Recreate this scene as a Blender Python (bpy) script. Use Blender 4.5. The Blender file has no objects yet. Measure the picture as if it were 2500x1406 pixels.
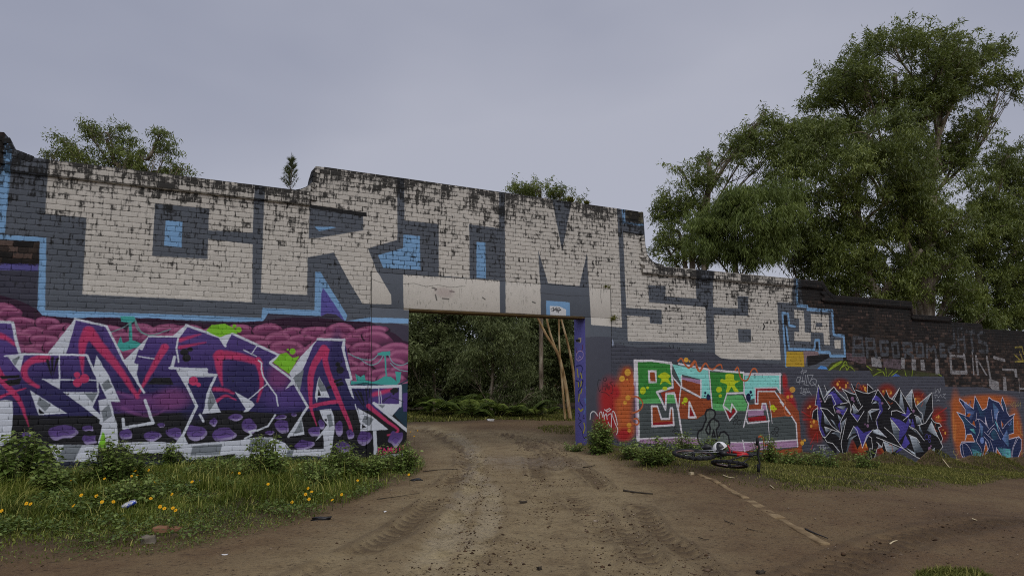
# Graffiti-covered brick wall with a gateway, dirt track, verge and gum trees (Blender 4.5)
import bpy, math, random
import numpy as np
from mathutils import Vector

rng = np.random.default_rng(7)
random.seed(7)
scene = bpy.context.scene
COL = scene.collection

# ------------------------------------------------------------------ camera
FPX, PW, PH = 1667.0, 2500.0, 1406.0          # focal length and photo size in photo pixels
HORIZON = 905.0
PITCH = math.atan((HORIZON - PH / 2) / FPX)
CAM = np.array([0.0, 0.0, 1.6])
cam_data = bpy.data.cameras.new('camera')
cam = bpy.data.objects.new('camera', cam_data)
COL.objects.link(cam)
cam.location = CAM
cam.rotation_euler = (math.pi / 2 + PITCH, 0, 0)
cam_data.sensor_width = 36.0
cam_data.lens = 36.0 * FPX / PW
cam_data.clip_end = 3000
scene.camera = cam

# ------------------------------------------------------------------ sky, sun, exposure
SUN_AZ = math.radians(160)      # sun behind the camera, slightly to the right of its back
SUN_EL = math.radians(50)
world = bpy.data.worlds.new('World')
scene.world = world
world.use_nodes = True
wn, wl = world.node_tree.nodes, world.node_tree.links
wn.clear()
w_out = wn.new('ShaderNodeOutputWorld')
w_bg = wn.new('ShaderNodeBackground')
w_bg.inputs['Strength'].default_value = 0.1
w_sky = wn.new('ShaderNodeTexSky')
w_sky.sky_type = 'NISHITA'
w_sky.sun_disc = False
w_sky.sun_elevation = SUN_EL
w_sky.sun_rotation = SUN_AZ
w_tc = wn.new('ShaderNodeTexCoord')
w_map = wn.new('ShaderNodeMapping')
w_map.inputs['Scale'].default_value = (1.0, 1.0, 2.2)
w_noise = wn.new('ShaderNodeTexNoise')
w_noise.inputs['Scale'].default_value = 1.15
w_noise.inputs['Detail'].default_value = 4
w_noise.inputs['Roughness'].default_value = 0.45
w_ramp = wn.new('ShaderNodeValToRGB')
w_ramp.color_ramp.elements[0].position = 0.36
w_ramp.color_ramp.elements[0].color = (3.2, 3.38, 4.25, 1)
w_ramp.color_ramp.elements[1].position = 0.60
w_ramp.color_ramp.elements[1].color = (4.4, 4.52, 5.3, 1)
w_mix = wn.new('ShaderNodeMix')
w_mix.data_type = 'RGBA'
w_mix.inputs[0].default_value = 0.93          # an almost closed cloud cover over the clear sky
wl.new(w_tc.outputs['Generated'], w_map.inputs['Vector'])
wl.new(w_map.outputs[0], w_noise.inputs['Vector'])
wl.new(w_noise.outputs['Fac'], w_ramp.inputs[0])
wl.new(w_sky.outputs[0], w_mix.inputs[6])
wl.new(w_ramp.outputs[0], w_mix.inputs[7])
wl.new(w_mix.outputs[2], w_bg.inputs['Color'])
wl.new(w_bg.outputs[0], w_out.inputs['Surface'])

sun_data = bpy.data.lights.new('sun', 'SUN')
sun_data.energy = 1.2
sun_data.angle = math.radians(50)
sun_data.color = (1.0, 0.965, 0.92)
sun = bpy.data.objects.new('sun', sun_data)
COL.objects.link(sun)
sun_dir = Vector((math.sin(SUN_AZ) * math.cos(SUN_EL), math.cos(SUN_AZ) * math.cos(SUN_EL), math.sin(SUN_EL)))
sun.rotation_euler = (-sun_dir).to_track_quat('-Z', 'Y').to_euler()

scene.render.engine = 'CYCLES'
scene.cycles.filter_width = 1.0
scene.cycles.use_denoising = False
scene.cycles.max_bounces = 6
scene.cycles.diffuse_bounces = 3
scene.cycles.transmission_bounces = 4
scene.view_settings.view_transform = 'Standard'
scene.view_settings.look = 'None'
scene.view_settings.gamma = 1
scene.view_settings.exposure = 0.0
scene.view_settings.use_curve_mapping = False

# ------------------------------------------------------------------ geometry of the place
FWD = np.array([0, math.cos(PITCH), math.sin(PITCH)])
UP = np.array([0, -math.sin(PITCH), math.cos(PITCH)])
RT = np.array([1.0, 0, 0])


def ray(u, v):
    return RT * (u - PW / 2) / FPX + UP * (PH / 2 - v) / FPX + FWD


_vp = ray(4300, HORIZON)
D2 = _vp[:2] / np.linalg.norm(_vp[:2])        # direction of the wall
N2 = np.array([D2[1], -D2[0]])                # its front side (towards the camera)
O2 = (CAM + ray(996, HORIZON) * 12.7)[:2]     # left jamb of the gateway, s = 0


def W(u, v, n=0.0):
    """photo point -> (s, z) on the wall face"""
    r = ray(u, v)
    o = O2 + N2 * n
    t = np.dot(o - CAM[:2], N2) / np.dot(r[:2], N2)
    p = CAM + r * t
    return float(np.dot(p[:2] - O2, D2)), float(p[2])


def wpt(s, n, z):
    p = O2 + D2 * s + N2 * n
    return np.array([p[0], p[1], z])


def proj(p):
    q = np.asarray(p) - CAM
    dpt = q @ FWD
    return PW / 2 + FPX * (q @ RT) / dpt, PH / 2 - FPX * (q @ UP) / dpt


_GS = [-60, -9, -5, 0, 3.8, 14, 22, 70]
_GZ = [0.75, 0.24, 0.14, 0.0, 0.0, -1.0, -1.78, -3.4]


def hbase(x, y):
    s = (x - O2[0]) * D2[0] + (y - O2[1]) * D2[1]
    n = (x - O2[0]) * N2[0] + (y - O2[1]) * N2[1]
    k = np.clip(-n / 0.6, 0, 1)                       # level yard behind the wall
    return np.interp(s, _GS, _GZ) * (1 - k) + np.interp(s, _GS, np.clip(_GZ, 0, 0.1)) * k


def G(u, v):
    """photo point -> point on the ground"""
    r = ray(u, v)
    z = 0.0
    for _ in range(30):
        t = (z - CAM[2]) / r[2]
        p = CAM + r * t
        z = 0.5 * z + 0.5 * float(hbase(p[0], p[1]))
    return np.array([p[0], p[1], float(hbase(p[0], p[1]))])


def at(u, v, depth):
    return CAM + ray(u, v) * depth


# ------------------------------------------------------------------ colours: as seen in the photo -> surface albedo
def lin(c):
    c = np.asarray(c, float) / 255.0
    return np.where(c <= 0.04045, c / 12.92, ((c + 0.055) / 1.055) ** 2.4)


GAIN = 0.51


def alb(c, g=GAIN):
    return np.clip(lin(c) / g, 0.004, 0.85)


# ------------------------------------------------------------------ object helpers
def link(o, parent=None):
    COL.objects.link(o)
    if parent is not None:
        o.parent = parent
    return o


def tag(o, label=None, cat=None, group=None, kind=None):
    if label: o['label'] = label
    if cat: o['category'] = cat
    if group: o['group'] = group
    if kind: o['kind'] = kind
    return o


def empty(name, loc, label=None, cat=None, group=None, rz=0.0):
    o = bpy.data.objects.new(name, None)
    o.empty_display_size = 0.2
    o.location = loc
    o.rotation_euler = (0, 0, rz)
    link(o)
    return tag(o, label, cat, group)


def mesh_np(name, V, F, attrs=None, smooth=False):
    """F: list of (k) index arrays, each array (m, k)"""
    me = bpy.data.meshes.new(name)
    V = np.asarray(V, np.float32)
    if not isinstance(F, list):
        F = [F]
    F = [np.asarray(f, np.int32) for f in F if len(f)]
    me.vertices.add(len(V))
    me.vertices.foreach_set('co', V.ravel())
    idx = np.concatenate([f.ravel() for f in F])
    tot = np.concatenate([np.full(len(f), f.shape[1], np.int32) for f in F])
    start = np.concatenate([[0], np.cumsum(tot)[:-1]]).astype(np.int32)
    me.loops.add(len(idx))
    me.loops.foreach_set('vertex_index', idx)
    me.polygons.add(len(tot))
    me.polygons.foreach_set('loop_start', start)
    me.polygons.foreach_set('loop_total', tot)
    if smooth:
        me.polygons.foreach_set('use_smooth', np.ones(len(tot), bool))
    for k, a in (attrs or {}).items():
        at_ = me.attributes.new(k, 'FLOAT', 'POINT')
        at_.data.foreach_set('value', np.asarray(a, np.float32))
    me.update(calc_edges=True)
    me.validate()
    return me


def add(name, me, mat, parent=None, loc=None):
    o = bpy.data.objects.new(name, me)
    if mat is not None and len(me.materials) == 0:
        me.materials.append(mat)
    if loc is not None:
        o.location = loc
    return link(o, parent)


class MB:
    """collects pieces of one mesh"""
    def __init__(s):
        s.v, s.f, s.n, s.a = [], {}, 0, []

    def put(s, V, F, a=0.0):
        V = np.asarray(V, float)
        for f in (F if isinstance(F, list) else [F]):
            f = np.asarray(f, int)
            if len(f):
                s.f.setdefault(f.shape[1], []).append(f + s.n)
        s.v.append(V)
        s.a.append(np.full(len(V), a) if np.isscalar(a) else np.asarray(a))
        s.n += len(V)

    def box(s, c, size, R=None, a=0.0, taper=1.0):
        h = np.asarray(size) / 2
        V = np.array([[x, y, z] for z in (-1, 1) for y in (-1, 1) for x in (-1, 1)], float)
        V[4:, :2] *= taper
        V = V * h
        if R is not None:
            V = V @ np.asarray(R).T
        s.put(V + np.asarray(c), np.array([[0, 2, 3, 1], [4, 5, 7, 6], [0, 1, 5, 4], [2, 6, 7, 3], [0, 4, 6, 2], [1, 3, 7, 5]]), a)

    def tube(s, P, r, k=6, cap=True, a=0.0):
        P = np.asarray(P, float)
        r = np.full(len(P), r) if np.isscalar(r) else np.asarray(r)
        T = np.gradient(P, axis=0)
        T /= np.linalg.norm(T, axis=1)[:, None] + 1e-9
        ref = np.array([0, 0, 1.0]) if abs(T[0][2]) < 0.9 else np.array([1.0, 0, 0])
        A = np.cross(T, ref); A /= np.linalg.norm(A, axis=1)[:, None] + 1e-9
        B = np.cross(T, A)
        th = np.arange(k) * 2 * math.pi / k
        V = P[:, None, :] + r[:, None, None] * (np.cos(th)[None, :, None] * A[:, None, :] + np.sin(th)[None, :, None] * B[:, None, :])
        n = len(P)
        i = np.arange(n - 1)[:, None] * k
        j = np.arange(k)[None, :]
        F = np.stack([i + j, i + (j + 1) % k, i + k + (j + 1) % k, i + k + j], -1).reshape(-1, 4)
        fs = [F]
        if cap:
            fs += [np.arange(k)[None, ::-1], (np.arange(k) + (n - 1) * k)[None, :]]
        s.put(V.reshape(-1, 3), fs, a)

    def build(s, name, mat, parent=None, smooth=False, attr=None):
        V = np.concatenate(s.v)
        if parent is not None:
            V = V - np.array(parent.matrix_basis.translation if parent.parent is None else WORLD_OF[parent.name])
        F = [np.concatenate(x) for x in s.f.values()]
        me = mesh_np(name, V, F, {attr: np.concatenate(s.a)} if attr else None, smooth)
        o = add(name, me, mat, parent)
        if parent is not None:
            WORLD_OF[o.name] = np.array(parent.matrix_basis.translation if parent.parent is None else WORLD_OF[parent.name])
        return o


WORLD_OF = {}


def rotz(a):
    c, s = math.cos(a), math.sin(a)
    return np.array([[c, -s, 0], [s, c, 0], [0, 0, 1]])


def rot_to(x, z=(0, 0, 1)):
    x = np.asarray(x, float); x = x / np.linalg.norm(x)
    z = np.asarray(z, float); y = np.cross(z, x); y /= np.linalg.norm(y); z = np.cross(x, y)
    return np.stack([x, y, z], 1)


# ------------------------------------------------------------------ numpy noise
_perm = np.random.default_rng(3).random(65536).astype(np.float32)


def vnoise(x, y):
    xi, yi = np.floor(x).astype(np.int64), np.floor(y).astype(np.int64)
    fx, fy = x - xi, y - yi
    fx, fy = fx * fx * (3 - 2 * fx), fy * fy * (3 - 2 * fy)
    h = lambda a, b: _perm[(a * 7919 + b * 104729 + (a * b) % 971) & 65535]
    return (h(xi, yi) * (1 - fx) + h(xi + 1, yi) * fx) * (1 - fy) + (h(xi, yi + 1) * (1 - fx) + h(xi + 1, yi + 1) * fx) * fy


def fbm(x, y, o=4):
    v, a, t = 0, 1.0, 0
    for i in range(o):
        v = v + a * vnoise(x * 2 ** i + 13.7 * i, y * 2 ** i + 5.1 * i); t += a; a *= 0.5
    return v / t


# ------------------------------------------------------------------ material helpers
class NT:
    def __init__(s, name):
        s.m = bpy.data.materials.new(name)
        s.m.use_nodes = True
        s.t = s.m.node_tree
        s.t.nodes.clear()
        s.out = s.t.nodes.new('ShaderNodeOutputMaterial')

    def n(s, typ, **kw):
        nd = s.t.nodes.new('ShaderNode' + typ)
        for k, v in kw.items():
            if hasattr(nd, k):
                setattr(nd, k, v)
            else:
                s.set(nd, k, v)
        return nd

    def set(s, nd, k, v):
        i = nd.inputs[k]
        if isinstance(v, bpy.types.NodeSocket):
            s.t.links.new(v, i)
        else:
            i.default_value = v

    def math(s, op, a, b=None, c=None, clamp=False):
        nd = s.t.nodes.new('ShaderNodeMath')
        nd.operation = op
        nd.use_clamp = clamp
        for i, x in enumerate((a, b, c)):
            if x is not None:
                s.set(nd, i, x)
        return nd.outputs[0]

    def mix(s, f, a, b, mode='MIX'):
        nd = s.t.nodes.new('ShaderNodeMix')
        nd.data_type = 'RGBA'
        nd.blend_type = mode
        s.set(nd, 0, f)
        for i, x in ((6, a), (7, b)):
            if not isinstance(x, bpy.types.NodeSocket):
                x = tuple(x)[:3] + (1,)
            s.set(nd, i, x)
        return nd.outputs[2]

    def noise(s, vec, scale, detail=3, rough=0.55):
        nd = s.t.nodes.new('ShaderNodeTexNoise')
        s.t.links.new(vec, nd.inputs['Vector'])
        nd.inputs['Scale'].default_value = scale
        nd.inputs['Detail'].default_value = detail
        nd.inputs['Roughness'].default_value = rough
        return nd.outputs['Fac']

    def ramp(s, f, stops):
        nd = s.t.nodes.new('ShaderNodeValToRGB')
        e = nd.color_ramp.elements
        while len(e) < len(stops):
            e.new(0.5)
        for el, (p, c) in zip(e, stops):
            el.position = p
            el.color = tuple(c)[:3] + (1,)
        s.t.links.new(f, nd.inputs[0])
        return nd.outputs[0]

    def scale(s, vec, sc):
        nd = s.t.nodes.new('ShaderNodeVectorMath')
        nd.operation = 'MULTIPLY'
        s.t.links.new(vec, nd.inputs[0])
        nd.inputs[1].default_value = sc
        return nd.outputs[0]

    def pos(s):
        return s.t.nodes.new('ShaderNodeNewGeometry').outputs['Position']

    def attr(s, name):
        nd = s.t.nodes.new('ShaderNodeAttribute')
        nd.attribute_name = name
        return nd.outputs['Fac']

    def done(s, color, rough=0.8, spec=0.3, bump=None, bstr=0.3, bdist=0.01, metal=0.0, coat=0.0):
        p = s.t.nodes.new('ShaderNodeBsdfPrincipled')
        if not isinstance(color, bpy.types.NodeSocket):
            color = tuple(color)[:3] + (1,)
        s.set(p, 'Base Color', color)
        s.set(p, 'Roughness', rough)
        s.set(p, 'Metallic', metal)
        s.set(p, 'Specular IOR Level', spec)
        if coat: s.set(p, 'Coat Weight', coat)
        if bump is not None:
            b = s.t.nodes.new('ShaderNodeBump')
            b.inputs['Strength'].default_value = bstr
            b.inputs['Distance'].default_value = bdist
            s.t.links.new(bump, b.inputs['Height'])
            s.t.links.new(b.outputs[0], p.inputs['Normal'])
        s.t.links.new(p.outputs[0], s.out.inputs['Surface'])
        return s.m


def simple_mat(name, c, rough=0.6, spec=0.4, var=0.25, scale=18.0, metal=0.0, bstr=0.15):
    t = NT(name)
    P = t.pos()
    n = t.noise(P, scale)
    n2 = t.noise(P, scale * 6)
    c = np.asarray(c)
    col = t.mix(n, c * (1 - var), np.clip(c * (1 + var), 0, 0.9))
    return t.done(col, rough, spec, n2, bstr, 0.004, metal)


def leaf_mat(name, dark, mid, light, trans=0.35, rough=0.5, spec=0.35):
    t = NT(name)
    a = t.attr('tint')
    col = t.ramp(a, [(0.0, dark), (0.55, mid), (1.0, light)])
    p = t.n('BsdfPrincipled')
    t.set(p, 'Base Color', col); t.set(p, 'Roughness', rough); t.set(p, 'Specular IOR Level', spec)
    tr = t.n('BsdfTranslucent')
    t.set(tr, 'Color', col)
    mx = t.n('MixShader')
    t.set(mx, 0, trans)
    t.t.links.new(p.outputs[0], mx.inputs[1]); t.t.links.new(tr.outputs[0], mx.inputs[2])
    t.t.links.new(mx.outputs[0], t.out.inputs['Surface'])
    return t.m

# ================================================================== painted lettering on the wall
# The murals are drawn here as polygons, strokes and spray dots into an in-memory picture that lies flat on the
# wall face in metres (s along the wall, z up).
PPM = 112.0
S0, S1, Z0, Z1 = -11.0, 27.0, -2.1, 5.6
CW, CH = int((S1 - S0) * PPM), int((Z1 - Z0) * PPM)


class Canvas:
    def __init__(s, w, h, mapper, ppm, o, col):
        s.w, s.h, s.map, s.ppm, s.o = w, h, mapper, ppm, o
        s.a = np.empty((h, w, 3), np.float32)
        s.a[:] = col

    def pts(s, view, txt):
        v = np.array(txt.split(), float).reshape(-1, 2) if isinstance(txt, str) else np.asarray(txt, float)
        x0, y0, k = view
        out = []
        for a, b in v:
            p = s.map(x0 + a / k, y0 + b / k)
            out.append(((p[0] - s.o[0]) * s.ppm, (p[1] - s.o[1]) * s.ppm))
        return np.array(out)

    def _comp(s, m, x0, y0, col):
        h, w = m.shape
        reg = s.a[y0:y0 + h, x0:x0 + w]
        reg += (np.asarray(col, np.float32) - reg) * m[..., None]

    def box(s, lo, hi):
        x0, y0 = max(0, int(math.floor(lo[0]))), max(0, int(math.floor(lo[1])))
        x1, y1 = min(s.w, int(math.ceil(hi[0])) + 1), min(s.h, int(math.ceil(hi[1])) + 1)
        return x0, y0, x1, y1

    def poly(s, view, txt, col, col2=None, g=None, smooth=False, op=1.0):
        """filled outline; col2 with g = 'x0 y0 x1 y1' gives a sprayed fade from col to col2"""
        P = s.pts(view, txt)
        if smooth:
            P = catmull(P, True)
        x0, y0, x1, y1 = s.box(P.min(0), P.max(0))
        if x1 <= x0 or y1 <= y0:
            return
        m = np.zeros((y1 - y0, x1 - x0), np.float32)
        A, B = P, np.roll(P, -1, 0)
        xs = np.arange(x0, x1)
        SS = 3
        for r in range(y0, y1):
            for k in range(SS):
                y = r + (k + 0.5) / SS
                c = (A[:, 1] <= y) != (B[:, 1] <= y)
                if not c.any():
                    continue
                X = np.sort(A[c, 0] + (y - A[c, 1]) * (B[c, 0] - A[c, 0]) / (B[c, 1] - A[c, 1]))
                for i in range(0, len(X) - 1, 2):
                    a, b = X[i], X[i + 1]
                    i0, i1 = max(int(a) - x0, 0), min(int(b) + 1 - x0, x1 - x0)
                    if i1 > i0:
                        q = xs[i0:i1]
                        m[r - y0, i0:i1] += np.clip(np.minimum(b, q + 1) - np.maximum(a, q), 0, 1) / SS
        m = np.clip(m, 0, 1) * op
        if col2 is not None:
            q = s.pts(view, g)
            d = q[1] - q[0]
            yy, xx = np.mgrid[y0:y1, x0:x1]
            t = np.clip(((xx - q[0][0]) * d[0] + (yy - q[0][1]) * d[1]) / (d @ d), 0, 1)[..., None]
            c = np.asarray(col, np.float32) * (1 - t) + np.asarray(col2, np.float32) * t
            s._comp(m, x0, y0, c)
        else:
            s._comp(m, x0, y0, col)

    def line(s, view, txt, w, col, w2=None, soft=0.0, smooth=False, closed=False, op=1.0):
        """stroke; w in view pixels, tapering to w2; soft adds spray blur"""
        P = s.pts(view, txt)
        if closed:
            P = np.vstack([P, P[:1]])
        if smooth:
            P = catmull(P, False)
        x0_, y0_, k = view
        c0 = s.map(x0_ , y0_); 
        q = np.array((txt.split() if isinstance(txt, str) else np.ravel(txt)), float)[:2]
        pa, pb = s.map(x0_ + q[0] / k, y0_ + q[1] / k), s.map(x0_ + q[0] / k, y0_ + (q[1] + k) / k)
        per = abs(pa[1] - pb[1]) * s.ppm / k            # canvas px per view px
        r0, r1 = w / 2 * per, (w if w2 is None else w2) / 2 * per
        sf = max(0.5, soft * per)
        pad = max(r0, r1) + sf + 1
        x0, y0, x1, y1 = s.box(P.min(0) - pad, P.max(0) + pad)
        if x1 <= x0 or y1 <= y0:
            return
        M = np.zeros((y1 - y0, x1 - x0), np.float32)
        L = np.concatenate([[0], np.cumsum(np.linalg.norm(np.diff(P, axis=0), axis=1))])
        L = L / max(L[-1], 1e-6)
        for i in range(len(P) - 1):
            a, b = P[i], P[i + 1]
            ax0, ay0, ax1, ay1 = s.box(np.minimum(a, b) - pad, np.maximum(a, b) + pad)
            if ax1 <= ax0 or ay1 <= ay0:
                continue
            yy, xx = np.mgrid[ay0:ay1, ax0:ax1]
            xx = xx + 0.5; yy = yy + 0.5
            d = b - a
            t = np.clip(((xx - a[0]) * d[0] + (yy - a[1]) * d[1]) / max(d @ d, 1e-6), 0, 1)
            dist = np.hypot(xx - a[0] - t * d[0], yy - a[1] - t * d[1])
            tt = L[i] + t * (L[i + 1] - L[i])
            rr = r0 + (r1 - r0) * tt
            cov = np.clip((rr - dist) / (2 * sf) + 0.5, 0, 1)
            sub = M[ay0 - y0:ay1 - y0, ax0 - x0:ax1 - x0]
            np.maximum(sub, cov, out=sub)
        s._comp(M * op, x0, y0, col)

    def dot(s, view, txt, col, soft=0.0, op=1.0):
        """'x y r' or 'x y rx ry' ellipses, ';' separated"""
        for q in txt.split(';'):
            n = [float(t) for t in q.split()]
            rx, ry = n[2], n[3] if len(n) > 3 else n[2]
            th = np.linspace(0, 2 * math.pi, 28, endpoint=False)
            if soft:
                x0_, y0_, k = view
                pc = s.pts(view, [[n[0], n[1]], [n[0] + rx, n[1]], [n[0], n[1] + ry]])
                R0, R1 = abs(pc[1][0] - pc[0][0]), abs(pc[2][1] - pc[0][1])
                g = 1 + soft
                x0, y0, x1, y1 = s.box(pc[0] - np.array([R0, R1]) * g, pc[0] + np.array([R0, R1]) * g)
                if x1 <= x0 or y1 <= y0: continue
                yy, xx = np.mgrid[y0:y1, x0:x1]
                d = np.hypot((xx - pc[0][0]) / R0, (yy - pc[0][1]) / R1)
                m = np.clip((g - d) / (2 * soft), 0, 1)
                s._comp((m * m * (3 - 2 * m)).astype(np.float32) * op, x0, y0, col)
            else:
                s.poly(view, np.stack([n[0] + rx * np.cos(th), n[1] + ry * np.sin(th)], 1), col, op=op)

    def ring(s, view, txt, w, col):
        for q in txt.split(';'):
            n = [float(t) for t in q.split()]
            rx, ry = n[2], n[3] if len(n) > 3 else n[2]
            th = np.linspace(0, 2 * math.pi, 20)
            s.line(view, np.stack([n[0] + rx * np.cos(th), n[1] + ry * np.sin(th)], 1), w, col)


def catmull(P, closed, n=6):
    out = []
    m = len(P)
    for i in range(m if closed else m - 1):
        p0 = P[(i - 1) % m] if (closed or i > 0) else P[0]
        p1, p2 = P[i], P[(i + 1) % m]
        p3 = P[(i + 2) % m] if (closed or i + 2 < m) else P[-1]
        for t in np.arange(n) / n:
            out.append(0.5 * (2 * p1 + (p2 - p0) * t + (2 * p0 - 5 * p1 + 4 * p2 - p3) * t * t + (3 * p1 - p0 - 3 * p2 + p3) * t ** 3))
    if not closed:
        out.append(P[-1])
    return np.array(out)


PX = (0, 0, 1.0)
VA, VB, VC, VD, VE = (0, 300, 3.906), (600, 380, 3.906), (1100, 450, 3.906), (1480, 600, 3.906), (1860, 620, 3.906)
VF, VG, VH, VI = (0, 700, 5), (0, 900, 5), (350, 700, 5), (350, 900, 5)
VJ, VK = (650, 720, 6.25), (650, 920, 6.25)
VL, VM, VN, VO = (1400, 760, 7.8125), (1400, 920, 7.8125), (1680, 860, 7.8125), (1640, 980, 7.8125)
VP_, VQ, VR, VS, VT = (1940, 880, 6.25), (1960, 980, 6.944), (2040, 760, 5.43), (2200, 850, 8.32), (2200, 1000, 8.32)

GREY, CREAM, SKYB, VIOL = alb((68, 73, 80)), alb((158, 154, 145)), alb((98, 131, 163)), alb((70, 64, 122))
NAVY, PURP, PINK, WHITE = alb((34, 31, 68)), alb((64, 48, 100)), alb((150, 44, 80)), alb((164, 168, 182))
LGREY, BLACK, LIME, TEAL = alb((98, 103, 108)), alb((22, 22, 25)), alb((100, 152, 34)), alb((52, 128, 122))
MAUVE, MAUVL, MAUVD, DTEAL = alb((96, 44, 74)), alb((136, 80, 108)), alb((38, 18, 36)), alb((26, 46, 58))
DGREY, BRICKD = alb((56, 58, 66)), alb((42, 34, 31))

cv = Canvas(CW, CH, W, PPM, (S0, Z0), GREY)
mk = Canvas(CW, CH, W, PPM, (S0, Z0), (0, 0, 0))     # r: grime, g: bare brick

# ---------------- big block letters along the top
T = cv.poly
T(VA, '470 340 2425 590 2410 1050 1985 1025 1995 820 1480 770 1450 1270 1980 1300 1985 1110 2410 1160 2405 1711 785 1637 825 905 430 870 455 520', CREAM)
T(VA, '1580 930 1740 945 1730 1190 1565 1170', SKYB)
T(VA, '50 180 115 250 112 370 45 1052 -160 1040 -160 640 28 400', SKYB)
T(VA, '-200 1050 442 1098 430 1790 355 1790 380 1135 -200 1100', SKYB)
T(VA, '-200 1105 378 1135 368 1370 -200 1345', BRICKD)
T(VA, '-200 1330 365 1350 362 1420 -200 1400', VIOL, op=0.8)
T(VA, '-200 1400 364 1415 356 1790 -200 1760', alb((46, 46, 56)))
T(VA, '-200 60 60 60 40 200 28 400 -160 640', BRICKD)
mk.poly(VA, '-400 60 60 60 40 200 28 400 -160 640 -400 640', (0, 1, 0))
mk.poly(VA, '-400 1105 378 1135 368 1370 -400 1345', (0, 1, 0))
T(VB, '180 290 500 330 560 310 640 255 645 150 660 70 1445 190 1445 805 1165 885 1250 1100 1385 1330 1388 1420 1112 1412 985 1200 840 925 590 970 585 1330 145 1310', CREAM)
T(VB, '610 475 1120 545 1120 715 670 790 600 790', GREY)
T(VB, '612 470 1150 545 1155 585 1110 580 620 505', alb((20, 20, 21)))
T(VB, '655 680 830 683 860 690 700 722', SKYB)
T(VB, '1505 755 1660 770 1665 1090 1310 1070 1260 950 1500 885', SKYB)
T(VB, '1510 195 2415 325 2415 695 2130 655 2135 1170 1840 1145 1840 655 1515 620', CREAM)
T(VB, '2200 825 2285 830 2290 1172 2200 1165', SKYB)
T(VC, '515 65 965 130 1065 640 1155 155 1585 215 1605 560 1635 1365 1340 1340 1320 985 1300 655 1230 970 930 945 835 625 855 955 860 1245 525 1225', CREAM)
T(PX, '984 671 1219.5 685 1220.5 766 985 757', CREAM)
T(VC, '910 1110 1135 1125 1140 1270 912 1258', SKYB)
T(VC, '945 1160 1040 1165 1100 1195 1100 1265 948 1258', alb((175, 176, 178)))
for q in ('955 1190 985 1175 975 1215 1000 1180 1015 1222', '1000 1190 1040 1180 1050 1200 1010 1215', '960 1205 1055 1195', '1010 1175 1030 1225'):
    cv.line(VC, q, 6, BLACK)
T(VC, '1645 455 1838 490 1850 600 1875 670 1935 735 2005 760 2330 780 2345 1092 2050 1070 2050 970 1885 963 1893 1125 2430 1172 2443 1515 1690 1495 1683 1250 1900 1265 1900 1325 2017 1335 2012 1198 1675 1178', CREAM)
T(VC, '1632 235 1662 240 1668 360 1700 372 1640 378', SKYB)
T(VC, '1690 362 1830 385 1830 400 1690 380', SKYB)
T(VC, '1672 240 1830 255 1830 375 1680 350', alb((78, 74, 60)))
T(VC, '1670 322 1785 338 1785 362 1678 350', BLACK)
T(VC, '1645 445 1830 480 1830 492 1645 462', alb((18, 18, 19)))
T(VD, '1015 215 1775 300 1775 545 1630 540 1665 1088 1040 1078 1025 660 1355 670 1355 485 1250 480 1255 600 1020 585', CREAM)
T(VD, '1255 795 1380 795 1380 920 1265 920', GREY)
cv.line(VD, '1500 745 1510 770 1495 800', 14, BLACK)
# bare, sooty brick on the right part of the wall
BR = '1949 660 1962 748 2031 757 2036 816 2061 820 2065 872 2058 872 2060 905 2131 905 2131 918 2305 918 2308 943 2400 945 2436 951 2500 956 2600 962 2600 640 1949 640'
T(PX, BR, BRICKD)
mk.poly(PX, BR, (0, 1, 0))
for q, w in (('1805 300 1825 570 1915 577 1920 607 2155 620 2170 850 2265 860 2278 1050 2140 1050 2130 1015 2000 1015', 30), ('1680 640 1735 650 1745 760 1800 770', 24),
             ('1680 640 1718 1150', 26), ('1718 780 1745 985 1985 990 1995 900 2030 900 2038 1010', 24)):
    cv.line(VD, q, w, SKYB)
T(VD, '1690 665 1722 668 1728 760 1700 750', BLACK)
cv.line(VD, '1703 770 1725 975', 14, BLACK)
T(VD, '1996 925 2020 925 2022 985 2000 980', BLACK)
T(VD, '1790 610 1885 620 1895 825 1950 830 1950 915 1795 905 1795 820 1840 825 1840 695 1795 690', CREAM)
T(VD, '1950 650 2120 660 2132 945 2080 945 2070 830 1955 825', CREAM)
T(VD, '1995 735 2060 735 2060 775 2000 775', GREY)
T(VD, '2175 900 2235 900 2235 985 2180 980', CREAM)
# darker grey repaint below the letters, ragged edge
T(PX, '1425 824 1460 821 1492 823 1495 836 1499 844 1505 838 1530 845 1570 849 1620 846 1690 858 1742 861 1760 874 1830 884 1912 891 1915 896 1998 901 2129 905 2131 918 2305 918 2308 943 2400 945 2436 951 2500 956 2600 962 2600 1300 1425 1300', DGREY)
T(VL, '725 480 770 600 760 660 735 660', alb((120, 128, 145)))
for q in ('1830 650 1850 700', '1900 640 1905 700', '1990 690 2000 740', '2025 690 2030 740', '2235 730 2240 760', '2280 720 2275 765'):
    cv.line(VL, q, 16, BLACK)
T(VD, '1720 1010 1880 1010 1890 1155 1715 1150', alb((150, 122, 34)))
T(VD, '1880 1000 2020 1008 2030 1045 1910 1065 1895 1150', alb((110, 92, 94)))
T(VD, '1915 1050 2120 1035 2130 1065 2000 1130 1920 1150', alb((24, 22, 24)))
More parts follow.
